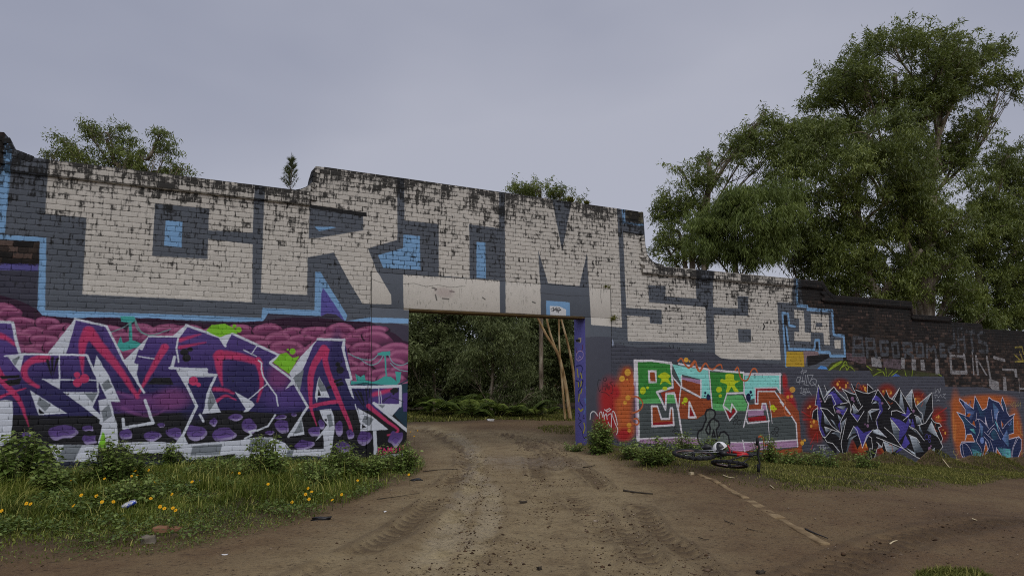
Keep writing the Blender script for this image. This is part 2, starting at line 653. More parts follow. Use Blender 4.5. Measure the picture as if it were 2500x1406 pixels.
# foliage fragment of an older mural
OL, LM = alb((48, 52, 24)), alb((118, 138, 34))
T(VP_, '470 140 560 40 700 0 800 0 960 155', OL)
T(VP_, '1090 60 1250 120 1700 140 2200 200 2240 240 1190 235', OL)
T(VP_, '510 150 600 60 700 5 740 10 690 60 600 110 545 150', LM, op=0.8)
for i, q in enumerate(('690 150 720 100 770 90 800 150', '720 95 770 60 830 100', '740 55 775 10 800 60', '800 150 840 95 880 120 915 155')):
    cv.line(VP_, q, 16, LM, smooth=True)
for q in ('1200 230 1330 170 1380 235', '1260 130 1350 170 1380 235', '1390 110 1400 235', '1500 150 1430 235', '1570 160 1480 230', '1680 150 1700 235', '1800 150 1790 235', '2180 200 2240 235', '1100 80 1180 150'):
    cv.line(VP_, q, 14, LM, smooth=True, soft=4)
T(VP_, '345 125 400 78 480 95 505 135', alb((70, 120, 175)))
T(VP_, '1490 240 1550 195 1620 240', alb((60, 90, 150)))
T(VR, '140 540 400 600 405 700 340 690 150 640', alb((92, 74, 80)), op=0.8)
T(VR, '630 620 870 640 860 770 640 740', alb((88, 76, 82)), op=0.8)
OLDW = alb((118, 117, 118))
for q in ('470 610 600 600 612 745 482 730', '868 610 918 620 915 765 872 755', '1005 620 1060 630 1072 782 1012 775', '1125 640 1172 640 1192 790 1132 782', '1315 620 1362 632 1380 832 1326 832',
          '2030 890 2160 930 2172 1045 2080 1040 2035 985', '2218 865 2258 872 2272 1052 2226 1052', '2330 880 2376 888 2370 972', '2205 755 2400 765 2410 875 2378 870 2370 790 2210 785'):
    T(VR, q, OLDW)
for q, w in (('1522 560 1535 805 1735 812 1702 580', 52), ('1522 590 1700 600', 36), ('1812 540 1832 830', 28), ('1862 600 1890 845', 46), ('1880 640 2005 850', 30), ('2005 610 2055 900', 44), ('2100 610 2240 650', 40), ('2430 880 2442 1080', 12), ('2440 1020 2520 1025', 24)):
    cv.line(VR, q, w, OLDW)
T(VR, '1430 838 2020 850 2025 985 1700 1000 1470 998', BLACK)
T(VR, '2275 875 2425 890 2432 1055 2330 1052 2280 960', BLACK)
T(VR, '1450 250 1490 180 1560 200 1500 480 1450 450', alb((20, 20, 21)))
BG = alb((64, 67, 72))
for q, w in (('245 340 235 585', 44), ('245 350 350 355 355 455 250 470 365 490 370 580 240 580', 40), ('410 365 422 600', 46), ('410 375 505 377 540 600', 44), ('430 490 520 490', 34),
             ('690 405 590 405 610 570 690 570 690 490 650 490', 42), ('750 430 820 425 840 590 770 600 750 430', 38), ('900 425 922 600', 44), ('900 425 1000 430 1012 510 920 520 1030 600', 40),
             ('1070 435 1150 440 1165 590 1085 595 1070 435', 40), ('1215 600 1210 450 1265 520 1310 455 1335 600', 40), ('1440 445 1385 445 1398 590 1465 590', 42), ('1390 515 1440 515', 36),
             ('1560 190 1580 460 1500 485 1500 525', 42), ('1628 530 1620 225 1685 228 1722 530', 42), ('1640 370 1700 370', 34), ('1735 270 1850 275', 44), ('1790 280 1822 520', 44), ('1960 280 1890 290 1902 400 2000 430 2015 530 1910 525', 42)):
    cv.line(VR, q, w * 1.2, BG)
for q in ('2380 480 2470 470 2490 560', '2370 570 2440 640', '2440 540 2490 660 2380 665'):
    cv.line(VR, q, 26, alb((128, 116, 48)))

# blue under-line of the letters on the left
T(PX, '91 750 109 750 109 757 500 771 638 776 641 752 768 757.5 770 664 782 664 848 770 844 784 906 774 906 775 997 778 997 790 843 786 700 790 100 790', SKYB)
T(PX, '788 703 784 718 783 771 842 783 803 722', VIOL)
T(PX, '654 766 784 772 799 765 820 768 842 784 905 790 960 789 997 795 997 860 640 830 420 800 200 775 380 779 640 788', alb((48, 44, 56)))

# ---------------- left mural: cloud scales
T(PX, '-400 700 0 721 50 735 88 754 104 770 184 777 260 775 380 777 500 790 640 784 700 775 780 776 830 783 905 786 930 800 965 815 985 832 997 835 997 1400 -400 1400', MAUVD)
r2 = np.random.default_rng(5)
for row in range(13):
    y = 732 + row * 20
    for x in np.arange(-160 + (row % 2) * 32, 1000, 62):
        cx, cy = x + r2.uniform(-9, 9), y + r2.uniform(-5, 5)
        top = np.interp(cx, [-400, 0, 50, 88, 104, 190, 380, 500, 560, 640, 700, 800, 905, 930, 965, 990], [702, 724, 738, 757, 772, 776, 780, 795, 780, 786, 778, 780, 788, 802, 818, 835])
        rx, ry = r2.uniform(32, 50), r2.uniform(15, 23)
        if cy - ry < top - 2 or cy > 975:
            continue
        th = np.linspace(0, 2 * math.pi, 26, endpoint=False)
        sk, tl = r2.uniform(-0.3, 0.3), r2.uniform(-0.22, 0.22)
        ex = rx * np.cos(th) * (1 + 0.12 * np.sin(2 * th + cx)) + sk * rx * np.sin(th)
        ey = ry * np.sin(th) + tl * rx * np.cos(th) * 0.5
        T(PX, np.stack([cx + ex * 1.08, cy + 3 + ey * 1.12], 1), MAUVD * 0.6, op=0.95)
        T(PX, np.stack([cx + ex, cy + ey], 1), MAUVE * 1.15, MAUVD, f'{cx} {cy - ry * 0.3} {cx + 4} {cy + ry * 1.0}')
        up = (th > math.pi * 1.08) & (th < math.pi * 1.92)
        cv.line(PX, np.stack([cx + ex[up] * 0.82, cy + ey[up] * 0.72], 1), ry * 0.34, MAUVL, soft=ry * 0.16, op=0.95)
# teal pylons and land
T(VF, '1470 360 1640 360 1655 420 1605 440 1615 650 1700 680 1760 720 1500 790 1420 740 1470 600 1500 690 1575 660 1570 440 1480 430', TEAL)
for q in ('1600 430 1500 500 1340 560', '1650 430 1680 520 1800 590 2090 610', '1650 400 1720 540 1850 590 2080 520'):
    cv.line(VF, q, 12, alb((92, 120, 118)), smooth=True)
T(VJ, '1695 885 1790 865 1890 858 1892 925 1700 922', TEAL)
cv.line(VJ, '1812 930 1832 1250', 24, TEAL)
T(VJ, '1270 1390 1300 1310 1380 1320 1360 1200 1400 1230 1440 1250 1500 1210 1515 1300 1640 1325 1720 1290 1800 1240 1900 1245 1990 1320 1965 1170 2060 1175 2040 1330 1990 1370 1600 1400', TEAL)
for q in ('1250 890 1400 960 1600 990 1700 915', '1400 950 1560 1060 1700 1040 1785 925', '1870 925 1930 1030 2050 1075 2170 1030', '1895 1040 2000 1130 2175 1172'):
    cv.line(VJ, q, 13, alb((95, 135, 138)), smooth=True)
cv.line(VJ, '1270 1380 1500 1350 1700 1370 1960 1400 2170 1290', 22, DTEAL)
T(VK, '2040 110 2185 90 2185 900 1930 590 2060 440', DTEAL)
T(VK, '2080 250 2172 240 2172 530 2090 530', PURP)

# letter bodies
BODY = '-400 770 30 787 38 830 50 866 57 864 116 864 184 781 260 797 303 880 362 821 432 821 454 795 505 812 537 826 567 814 640 848 683 867 660 886 705 915 775 828 841 830 860 925 852 938 980 942 979 992 958 1014 998 1056 998 1135 -400 1150'
T(PX, BODY, PURP, NAVY, '400 820 400 985')
T(PX, '-400 1010 40 1012 120 1015 240 1015 300 1008 420 1008 560 1000 680 1010 760 1003 880 1000 960 1010 998 1050 998 1400 -400 1400', BLACK)
for q, c, sf in (('130 960 80 50', NAVY, .4), ('330 945 70 40', NAVY, .4), ('480 960 40 60', NAVY, .4), ('590 935 45 55', NAVY, .4), ('820 870 16 60', NAVY, .5), ('230 880 26 70', NAVY, .5), ('700 970 60 30', PURP, .5), ('350 985 80 22', alb((84, 46, 92)), .5), ('420 975 40 25', alb((95, 50, 92)), .5), ('680 920 26 30', alb((98, 50, 92)), .5), ('10 900 40 60', PURP, .5), ('940 975 40 30', PURP, .4)):
    cv.dot(PX, q, c, soft=sf, op=0.85)
for q in ('1440 1290 1600 1340 1800 1370 2000 1300 2150 1240', '1500 1480 1700 1560 1900 1560 2080 1450'):
    cv.line(VF, q, 40, alb((100, 58, 104)), w2=8, soft=14, smooth=True, op=0.7)
# pink spray streaks
for V, q, w, w2, sf in ((VF, '1080 540 1010 700 1000 850 1010 1050', 120, 14, 10), (VF, '1110 580 1250 760 1450 1000 1680 1350', 120, 40, 12), (VF, '2010 740 1880 960 1690 1310', 90, 24, 10),
                        (VF, '560 870 400 900 300 1000 330 1130 460 1220', 95, 40, 10), (VF, '-60 1000 60 1180 160 1290 240 1400 300 1550 350 1700', 100, 8, 8), (VF, '310 1240 150 1290 -40 1360', 16, 40, 6),
                        (VF, '0 600 100 640 220 740', 70, 14, 14), (VH, '910 850 1000 830 1200 860 1420 930', 110, 70, 14), (VH, '930 830 920 950 960 1200', 120, 16, 10), (VH, '1400 900 1440 1080 1440 1230 1390 1400', 80, 20, 10),
                        (VH, '870 1250 1000 1260 1100 1300', 50, 20, 14), (VH, '890 1400 1000 1330 1130 1380', 40, 14, 8), (VH, '450 650 700 580', 50, 10, 12), (VH, '450 740 760 680', 46, 10, 12),
                        (VJ, '880 820 740 1050 680 1240 670 1420', 120, 80, 8), (VK, '680 80 675 300 690 500 770 740', 84, 14, 6), (VJ, '920 850 900 1000 960 1220 1040 1420', 90, 70, 8), (VK, '1000 60 1110 340 1240 650 1300 820', 84, 50, 6),
                        (VK, '670 460 850 410 1110 370', 56, 60, 6), (VK, '1560 440 1650 520 1850 680 2010 800 1960 860 1850 885', 70, 24, 6), (VK, '1640 270 1900 195', 60, 60, 18)):
    cv.line(V, q, w, PINK, w2=w2, soft=sf, smooth=True, op=0.92)
# purple bubbles in the black base
BUB, BUBL = alb((78, 58, 112)), alb((150, 140, 172))
def bubble(V, q):
    for t in q.split(';'):
        x, y, rx, ry = [float(a) for a in t.split()]
        m_ = 9
        th = np.linspace(0, 2 * math.pi, m_, endpoint=False)
        rr = 1 + r2.normal(0, 0.13, m_)
        sk = r2.uniform(-0.35, 0.35)
        px_, py_ = rx * rr * np.cos(th), ry * rr * np.sin(th)
        px_ = px_ - sk * py_ * rx / ry * 0.6
        T(V, np.stack([x + px_, y + py_], 1), BUB * 0.8, BUBL, f'{x} {y - ry * .2} {x + rx * .25} {y + ry * 1.25}', smooth=True, op=0.9)
        T(V, np.stack([x + px_ * .8, y - ry * .12 + py_ * .66], 1), BUB * 0.7, BUB * 1.25, f'{x} {y - ry * .5} {x} {y + ry * .7}', smooth=True, op=0.9)
        cv.line(V, f'{x - rx * .4} {y + ry * .1} {x} {y - ry * .15} {x + rx * .5} {y + ry * .05}', 9, BLACK, smooth=True, soft=3, op=0.7)
bubble(VI, '110 820 95 62;390 790 105 78;650 780 115 95;1000 800 150 72;1120 590 88 48;860 645 45 55;1300 700 95 95;1700 710 78 92;2080 765 62 62;1970 925 120 58;2390 720 48 84;220 690 42 30;1680 590 70 30;1840 560 40 22;1540 780 50 30')
bubble(VG, '760 780 160 98;1090 860 95 60;1540 800 78 60;1070 730 70 34;330 810 60 40')
bubble(VK, '740 830 82 78;850 720 52 70;1110 770 58 108;1280 870 62 78;1500 930 120 108;1970 940 105 118;1180 1060 120 100')
# white facets and outlines
for V, q in ((VF, '915 388 580 818 805 832 925 420'), (VF, '1515 900 1815 603 1740 775 1695 760 1635 930 1690 945 1670 1060 1700 1180 1760 1290 1640 1090'), (VF, '2112 595 2270 463 2292 488 2190 622'),
             (VH, '932 620 1085 563 1000 728'), (VH, '2135 632 1905 870 1778 1062 1830 1130 1950 1010 2062 740'), (VK, '1200 32 1310 18 1275 90 1345 340 1300 300'),
             (VK, '1615 385 1720 408 2040 413 2052 440 1920 592 1900 580'), (VK, '1395 470 1620 600 1862 802 1435 828 1440 700'), (VK, '1630 820 1682 820 1697 1180 1640 1195'),
             (VK, '810 505 990 485 1030 600 1042 780 1005 1080 930 1290 850 1305 880 1100 870 880 740 985 930 730 860 640'), (VK, '368 1112 880 1095 872 1242 380 1268'),
             (VG, '590 925 1200 930 1180 1132 695 1132'), (VI, '0 890 200 890 400 910 540 920 1180 870 1290 850 1420 833 1570 838 1720 900 1800 985 1720 1110 1120 1088 1120 1035 540 1118 430 1000 370 1030 0 1030'),
             (VG, '1450 905 1760 890 1760 1030 1600 1030'), (VF, '1145 985 1180 836 1330 1090 1468 1408 1200 1392 1300 1360 1200 1160'), (VG, '1200 385 1345 370 1425 680 1455 950 1330 975 1195 905 1250 690 1212 665 1225 560'),
             (VG, '362 262 822 546 472 568'), (VF, '515 1128 735 1132 730 1252'), (VG, '768 283 1197 288 1205 320 1130 470 1228 562 1222 625'), (VG, '-600 400 0 388 60 380 150 390 160 560 130 880 0 955 -600 960'),
             (VF, '85 848 292 826 245 1042'), (VI, '408 20 560 0 778 -8 792 55 907 65 862 97 560 102 552 170 525 205'), (VI, '945 532 718 552 770 400 822 245'), (VI, '490 800 548 918 396 912'),
             (VI, '1115 278 1330 400 1358 440 1282 522 1218 527 1250 490'), (VI, '1932 598 1968 803 1766 828'), (VI, '1728 252 1815 138 1848 182'), (VI, '2145 95 2205 200 2275 352 2130 350 2120 415 2095 350 2115 200')):
    T(V, q, WHITE)
for V, q in ((VF, '1240 1190 1320 1125 1372 1220 1280 1278'), (VG, '1235 520 1330 430 1372 570 1262 648'), (VG, '480 345 622 440 552 522 450 430'), (VG, '1035 300 1190 296 1130 412'), (VF, '140 900 262 832 185 962'),
             (VG, '780 925 1000 930 905 1132 698 1128'), (VI, '605 940 962 915 935 1047 575 1057'), (VI, '1310 865 1545 850 1492 1003 1280 1018'), (VK, '1500 580 1642 640 1570 752 1460 682'), (VK, '925 580 990 560 1022 742 960 772'),
             (VK, '1690 425 1815 425 1770 480'), (VI, '820 255 885 400 800 520 780 430'), (VI, '1930 610 1950 770 1830 800'), (VI, '2145 100 2240 270 2170 280 2130 200'), (VI, '1850 90 1960 10 1912 272 1820 130'), (VI, '1760 1000 1840 990 1800 1110 1735 1110')):
    T(V, q, LGREY)
for V, q in ((VG, '470 480 545 545 480 556'), (VK, '740 988 830 940 832 1092 742 1092'), (VK, '1462 720 1530 765 1460 785'), (VK, '880 640 925 640 920 690'), (VI, '2140 245 2170 330 2128 330')):
    T(V, q, BLACK)
for V, q, w in ((VF, '915 395 1300 482 1510 900 1760 1290', 26), (VF, '1815 608 2178 610 2155 750 2180 918', 20), (VH, '520 470 930 612 1000 725', 30), (VH, '1085 570 1662 838 1545 930 1830 1140', 30), (VI, '1815 130 2005 465 1770 828', 28),
                (VH, '2130 640 2455 650 2432 740 2500 1010', 30), (VJ, '1195 680 1178 850 1302 1285', 32), (VK, '1280 150 1600 155 2048 140 2045 440', 46), (VK, '1640 400 2178 842', 46), (VK, '1360 420 1400 560 1435 690', 18),
                (VF, '520 1132 1200 1142', 15), (VF, '720 838 728 1130', 16), (VF, '285 820 1060 835 1205 1160', 26), (VF, '1188 1150 1200 1290', 18), (VF, '-300 420 0 430 155 438 205 700 252 832', 32), (VF, '60 845 290 828', 18),
                (VI, '420 20 560 260 650 460 490 800 410 910', 32), (VI, '890 78 830 200 780 320 756 530', 28), (VI, '690 560 730 640', 30), (VG, '1770 385 1868 660 1508 722 1502 612', 34), (VI, '1290 370 1515 180', 14),
                (VH, '1405 900 1445 930 1440 1010', 18), (VI, '1440 0 1462 95 1515 180 1620 320 1645 450', 18), (VI, '1610 565 1520 700 1400 750 1290 765 1320 810 1240 850', 22), (VH, '320 990 780 1010', 26), (VH, '380 860 345 990', 36),
                (VH, '1220 770 1380 850', 12), (VH, '1390 720 1325 815', 12), (VK, '1715 170 1722 400', 12), (VK, '1745 220 1760 400', 10), (VF, '1690 850 1880 880', 14)):
    cv.line(V, q, w, WHITE)
T(VH, '765 540 830 468 1000 453 1110 510 1155 578 1085 562 932 618', LIME)
cv.dot(VH, '1110 482 24;1165 525 36;1820 790 38;1765 768 14', LIME)
T(VH, '1585 925 1670 825 1745 800 1820 868 1905 845 1778 1065', LIME)
T(VG, '1200 955 1250 770 1275 790 1302 975', LIME)
T(VI, '1720 1115 1810 1120 1790 1180 1720 1200', LIME)
cv.dot(VI, '1835 1155 24 32', LIME)
cv.dot(VF, '940 1075 38;1030 1120 58;945 1170 55', PINK)
cv.dot(VH, '610 1150 56;675 1195 28', PINK)
cv.dot(VH, '500 800 50 40;570 765 36 26;527 870 52 46', BLACK)
cv.dot(VJ, '1095 1060 38;1128 1145 56;1145 1022 12', BLACK)
cv.dot(VK, '1965 205 52 44;1920 215 30;1940 255 18', BLACK)
for V, q in ((VF, '1870 1112 2080 1112 2118 1195 1798 1190'), (VK, '1030 60 1150 20 1160 45 1040 95'), (VK, '1050 105 1160 65 1190 120 1075 150'), (VK, '915 150 990 130 1000 170 930 190'), (VF, '-10 1090 240 1075 240 1110 20 1130'), (VF, '40 1150 270 1110 240 1190 120 1210')):
    T(V, q, BLACK)
for q in ('580 900 625 1090', '640 870 630 1080', '700 880 650 1080'):
    cv.line(VF, q, 30, BLACK, w2=6)
for q in ('1350 230 1500 470', '1400 210 1480 380', '1520 180 1540 400', '1580 180 1570 320', '1440 240 1500 420'):
    cv.line(VK, q, 22, BLACK, w2=10)
for q in ('1770 380 1830 325 1930 320 2100 380', '1780 390 1900 280'):
    cv.line(VK, q, 9, BLACK, smooth=True)
# signature at the foot of the left mural
SIGN = alb((196, 38, 92))
for q in ('1760 1085 1715 1090 1710 1180 1760 1190', '1800 1090 1780 1140 1800 1185 1830 1140 1800 1090', '1850 1170 1860 1080 1885 1130 1910 1075 1920 1150', '1940 1150 1940 1080 1985 1100 1975 1145 1940 1150', '2030 1050 2040 1140', '2105 1080 2070 1090 2065 1050 2100 1040 2110 1140'):
    cv.line(VK, q, 20, SIGN)
T(VK, '1690 1205 2180 1150 2180 1230 1690 1240', WHITE)
T(PX, '-400 1128 200 1128 420 1122 560 1120 760 1112 850 1122 998 1118 998 1400 -400 1400', alb((34, 38, 52)))

# ---------------- joint and render on the gateway piers
cv.line(PX, '907 662 905.5 1130', 1.6, alb((14, 14, 14)))
cv.line(PX, '1491 706 1494 850', 1.4, alb((30, 30, 30)))
for q in ('984 694 1010 692 1040 700 1070 696 1100 702 1135 699', '1320 716 1380 722 1438 722', '908 682 930 690 955 695', '1467 706 1466 725 1469 742'):
    cv.line(PX, q, 0.9, alb((36, 34, 33)))

STN = alb((40, 38, 36))
r6 = np.random.default_rng(14)
for u0, u1, vv in ((986, 1215, 672), (1232, 1318, 687), (1440, 1488, 703)):
    for u in np.arange(u0, u1, 3.0):
        if r6.random() < 0.62:
            y0 = vv + (u - u0) * 0.06 + r6.normal(0, 0.8)
            cv.line(PX, f'{u} {y0} {u + r6.normal(0, 1)} {y0 + abs(r6.normal(0, 5)) + 1}', r6.uniform(0.8, 2.6), BLACK, w2=0.5, soft=0.6, op=r6.uniform(0.4, 0.95))
for _ in range(150):
    u = r6.uniform(988, 1320); y0 = r6.uniform(690, 752) + (u - 988) * 0.045
    if 1219 < u < 1233: continue
    cv.line(PX, f'{u} {y0} {u + r6.normal(0, 0.6)} {y0 + abs(r6.normal(0, 6))}', r6.uniform(0.6, 2.4), STN, w2=0.6, soft=0.8, op=r6.uniform(0.1, 0.6))
for q in ('1055 703 1066 706 1062 709', '1098 711 1108 713', '1080 729 1095 731', '1063 720 1066 733', '1178 727 1184 731', '1300 737 1306 740'):
    cv.line(PX, q, 3.2, BLACK, soft=1.0, op=0.85)
cv.dot(PX, '1085 715 22 12', alb((128, 112, 110)), soft=0.6, op=0.5)
T(PX, '984 752 1424 772 1424 775 984 757', alb((90, 78, 60)), op=0.6)

# ---------------- second piece: tall blocky letters in green, aqua and orange
RED, ORG, ORB, YEL = alb((132, 28, 30)), alb((150, 74, 36)), alb((122, 58, 28)), alb((188, 132, 48))
GRN, LGR, AQUA, LIL, MV2, DRED, CHART = alb((42, 104, 42)), alb((76, 140, 82)), alb((112, 176, 168)), alb((182, 172, 192)), alb((134, 104, 130)), alb((118, 18, 26)), alb((152, 164, 24))
PGR = alb((60, 66, 66))
cv.dot(VM, '700 450 200 380;620 900 200 260', RED, soft=0.5)
cv.dot(VM, '960 500 160 560;1050 150 120 300;1000 1000 160 200', ORG, soft=0.45)
cv.dot(VM, '960 1100 140 120;800 300 90 120', RED, soft=0.5)
cv.dot(VL, '1010 1190 90 120', ORB, soft=0.4)
cv.dot(VN, '1830 560 60 130;1900 900 90 220;1990 1100 80 220', RED, soft=0.5)
T(VN, '1640 760 1790 780 2110 1120 2140 1406 2160 2000 1700 2050 1500 1300', ORB, op=0.9)
T(VO, '900 940 2420 850 2480 700 2490 980 2400 1080 1880 1060 1700 960', ORB, op=0.9)
T(PX, '1549 876 1590 878 1640 884 1730 903 1815 910 1910 912 1911 962 1893 955 1931 1013 1945 1035 1949 1092 1900 1098 1820 1100 1700 1088 1556 1080', PGR)
T(VL, '1150 915 1500 920 1870 965 1890 1000 1860 1406 1150 1406', LIL)
T(PX, '1557 884 1590 883 1636 889 1640 945 1641 947 1600 956 1614 979 1612 983 1560 984', GRN, GRN * 1.2, '1560 884 1640 984')
T(PX, '1560 975 1612 973 1615 984 1562 985', LGR)
T(PX, '1630 960 1646 960 1650 984 1626 984', LGR)
T(PX, '1641 889 1680 897 1729 904 1735 972 1713 971 1711 926 1665 914 1664 938', AQUA)
T(VM, '2070 45 2430 130 2425 375 2065 195', ORB * 0.8, ORB, '2070 60 2400 350')
T(VM, '2075 0 2430 60 2430 140 2070 45', MV2)
T(PX, '1662 950 1712 973 1735 974 1738 999 1700 1023 1659 1022 1654 999', ORB)
T(VM, '1915 25 2045 195 1995 560 1930 310 1770 300 1745 520 1660 300 1920 230', ORB, DRED, '1950 60 1960 600')
for q, w in (('1880 -20 1895 195 1590 290 1655 400 1755 620 1770 315 1925 312 2000 640 2080 1180', 44), ('2060 -10 2060 195 2430 390 2432 60', 38), ('1900 10 2050 195 2000 640', 30)):
    cv.line(VM, q, w, LIL)
T(VM, '1490 570 1600 570 1660 820 1840 820 1860 600 1895 600 1915 905 1500 930', ORB)
T(VM, '1510 870 1905 850 1910 905 1505 925', DRED)
cv.line(VM, '1490 555 1600 555 1680 800 1830 800 1850 595 1890 595 1915 915 1500 940', 38, LIL, closed=True)
T(VM, '2215 580 2310 745 2205 745', DRED)
cv.line(VM, '2210 480 2335 770 2200 770', 42, LIL, closed=True)
T(VL, '1420 1120 1585 1120 1592 1365 1430 1370', LIL)
T(VL, '1460 1158 1550 1160 1568 1335 1465 1330', ORB)
for q in ('1740 1160 1800 1190 1850 1240 1812 1290 1870 1400 1740 1340 1650 1400 1680 1290 1610 1250 1660 1190',):
    T(VL, q, CHART, smooth=True)
T(PX, '1733 908 1814 911 1814 956 1775 958 1766 986 1742 1000 1738 960', GRN, GRN * 1.15, '1740 910 1810 960')
T(VN, '740 820 1030 810 1130 990 1100 1115 470 1115 466 960 690 1000', LGR)
T(VN, '720 420 860 418 885 530 985 540 885 620 965 745 885 752 830 660 765 765 720 752 742 620 620 565 640 508 710 520', CHART, smooth=True)
T(VN, '1080 450 1740 440 1745 770 1690 672 1280 672 1272 880 1165 905 1080 790', AQUA)
T(VN, '1340 760 1650 752 1960 1200 1600 1245 1500 960 1400 960 1400 1085 1170 1095 1160 1000 1280 985 1340 985', ORB)
T(VN, '1140 1110 1440 1100 1445 1200 1140 1222', MV2)
T(VN, '1410 985 1475 985 1490 1100 1410 1100', MV2)
T(VN, '1135 1245 1480 1200 1495 1300 1160 1315', DRED)
T(VN, '1295 690 1690 690 1660 728 1325 732 1318 962 1295 962', DRED * 0.9)
T(VN, '720 1090 830 1165 850 1050 912 1122 790 1262', DRED)
for q, w in (('740 782 1065 772 1152 990 1060 1420', 34), ('740 782 670 1022 790 1300 930 1130 835 985 812 1130 690 1032', 30), ('400 360 462 1095', 32), ('1275 682 1690 672 1765 780', 26), ('1278 682 1280 978 1332 978 1332 742 1650 742 1960 1192', 28),
             ('1402 1092 1412 975 1482 978 1545 1312 1135 1352 1112 1272', 32), ('1120 1095 1440 1092', 22), ('-180 215 0 255 380 325 700 360 1060 388', 40), ('1060 415 1765 418', 46), ('1752 410 1755 770', 38), ('1055 380 1070 790', 32)):
    cv.line(VN, q, w, LIL)
T(VO, '1130 780 1700 765 2400 722 2420 858 1400 942 1080 942', MV2, MV2 * 1.25, '1200 760 1200 940')
T(VM, '1190 1185 2000 1150 2400 1165 2450 1290 1300 1265', MV2)
for V, q, w in ((VO, '2070 0 2280 270 2375 420 2400 850', 34), (VO, '1130 778 1650 772 2400 728', 24), (VO, '1355 740 1392 945', 28), (VM, '1200 1180 2000 1150 2420 1165', 26), (VM, '1190 -20 1215 500 1235 1190', 84), (VO, '1840 380 1865 720', 16), (VO, '1870 0 1915 410', 16)):
    cv.line(V, q, w, LIL)
cv.line(VM, '1175 100 1190 500 1215 1100', 40, MV2, soft=14, op=0.8)
for V, q in ((VL, '1990 950 2060 900 2120 1000 2200 1080 2260 1000 2320 950 2380 1100 2420 1140 2480 1040'), (VN, '60 280 140 180 165 300 220 362 280 260 340 210 400 300 480 320 560 250 625 240 650 305'), (VN, '900 340 950 288 1000 480 1080 542 1150 500 1220 330 1290 318 1315 375'),
             (VM, '1080 390 1200 375 1300 450 1320 540 1250 640 1120 690'), (VM, '1160 800 1220 800 1250 860 1210 910 1130 880'), (VN, '1750 790 1760 860 1850 930 1830 1080 1880 1200 2000 1190'), (VO, '1645 930 1650 700 1700 665 1750 720 1760 830 1820 820 1860 870 1920 850 1970 920 1980 1090')):
    cv.line(V, q, 34, alb((150, 78, 44)), smooth=True)
cv.dot(VL, '1035 1165 60 68;930 1282 54;2150 925 46;2215 950 18', YEL)
cv.dot(VM, '1040 395 50;985 490 38;1062 920 46;1066 1020 35;1025 45 20;920 40 48', YEL, op=0.8)
cv.dot(VM, '1325 262 55 72;1415 205 28;1745 220 50 35;2135 440 45 52;2085 495 22;2122 522 14', CHART)
cv.dot(VN, '590 710 56;612 830 32;1612 1050 45 55;1662 1075 28;1640 1120 14', CHART)
cv.dot(VN, '1990 710 56;1905 850 28 36;1975 840 30', YEL, op=0.8)
cv.dot(VP_, '115 1255 28 40;155 1215 20;115 1275 16', YEL)
cv.ring(VO, '65 500 20 24;30 570 18 22;95 590 34 40;1230 300 30 36;1205 400 26 42;1290 398 38 46;2000 532 40 46;1930 592 24 32;2005 635 28 34', 13, BLACK)
cv.dot(VN, '328 775 20 26;385 855 38 62;320 832 14;1150 860 46 82;1195 760 24 32;1215 820 16', alb((16, 22, 52)))
# outlined bubble throw-up over it
LGG = alb((82, 90, 84))
T(VO, '650 310 640 230 670 160 740 140 810 170 835 240 800 320 820 340 890 390 900 460 850 540 870 670 900 660 930 590 1000 575 1080 650 1095 780 1060 850 980 850 900 790 760 740 680 730 560 820 510 760 490 650 510 570 580 530 660 340', LGG, op=0.7)
for q in ('655 340 638 235 670 160 740 140 810 170 838 240 800 320 740 355 715 440 735 500 725 622 690 622 650 545 720 380', '660 335 580 530 510 570 488 650 510 770 560 830', '800 330 890 385 905 455 850 540 870 672 900 665 930 590 1000 573 1085 650 1098 790 1055 865 960 850 900 790', '800 550 770 668 828 670 800 550', '640 800 690 730 705 800', '755 800 760 738 850 742 870 830'):
    cv.line(VO, q, 40, BLACK, smooth=False)
for q in ('715 150 715 350', '808 345 815 470', '570 540 575 660', '990 590 990 710'):
    cv.line(VO, q, 7, BLACK)
# tags
for q in ('520 60 475 50 460 150 490 275 530 240', '560 100 560 250', '602 110 602 250', '560 180 602 178', '612 250 640 130 662 250', '680 170 655 205 680 230 700 200 680 170', '740 90 690 110 750 170 755 295 705 315', '530 290 610 300 690 360'):
    cv.line(VM, q, 11, BLACK)
cv.ring(VM, '600 45 32 34', 11, BLACK)
TAGW = alb((190, 190, 196))
for q in ('315 810 330 690 400 660 465 745', '500 790 498 690 530 665 560 760', '572 670 590 800', '590 750 625 700 642 810', '652 740 690 702 722 730 720 960', '660 860 700 940', '842 912 800 720 755 650 738 710 790 870 845 1000 820 1095', '590 620 650 660 715 612', '630 628 688 600'):
    cv.line(VM, q, 17, TAGW, smooth=True)
TAGG = alb((140, 142, 146))
for q in ('2180 320 2200 425', '2160 405 2150 370 2190 350 2262 345 2250 372 2195 390', '2140 470 2085 470 2060 555 2105 575 2150 480', '2150 455 2118 612', '2180 465 2192 605', '2145 560 2225 540', '2240 432 2222 600', '2280 430 2250 602', '2280 430 2312 600', '2300 430 2385 430 2320 570 2350 632 2438 605 2452 530 2400 498 2335 530', '2380 560 2450 660', '2140 690 2165 662 2172 700 2148 778 2190 768', '2205 690 2195 760 2220 765 2228 700 2205 690', '2240 695 2262 690 2235 770 2275 765', '2290 680 2280 765 2310 760', '2310 740 2358 812', '2185 800 2245 808', '2205 610 2300 635'):
    cv.line(VN, q, 10, TAGG)
for q in ('245 745 380 735', '300 740 300 830 255 850', '330 760 320 800 350 830 370 780', '350 740 345 800 375 830 385 770', '210 900 220 960 250 940 240 910', '270 880 275 940', '300 890 320 940', '345 880 390 870 400 930', '165 935 200 930', '450 900 498 892', '430 940 445 980'):
    cv.line(VQ, q, 10, TAGG)
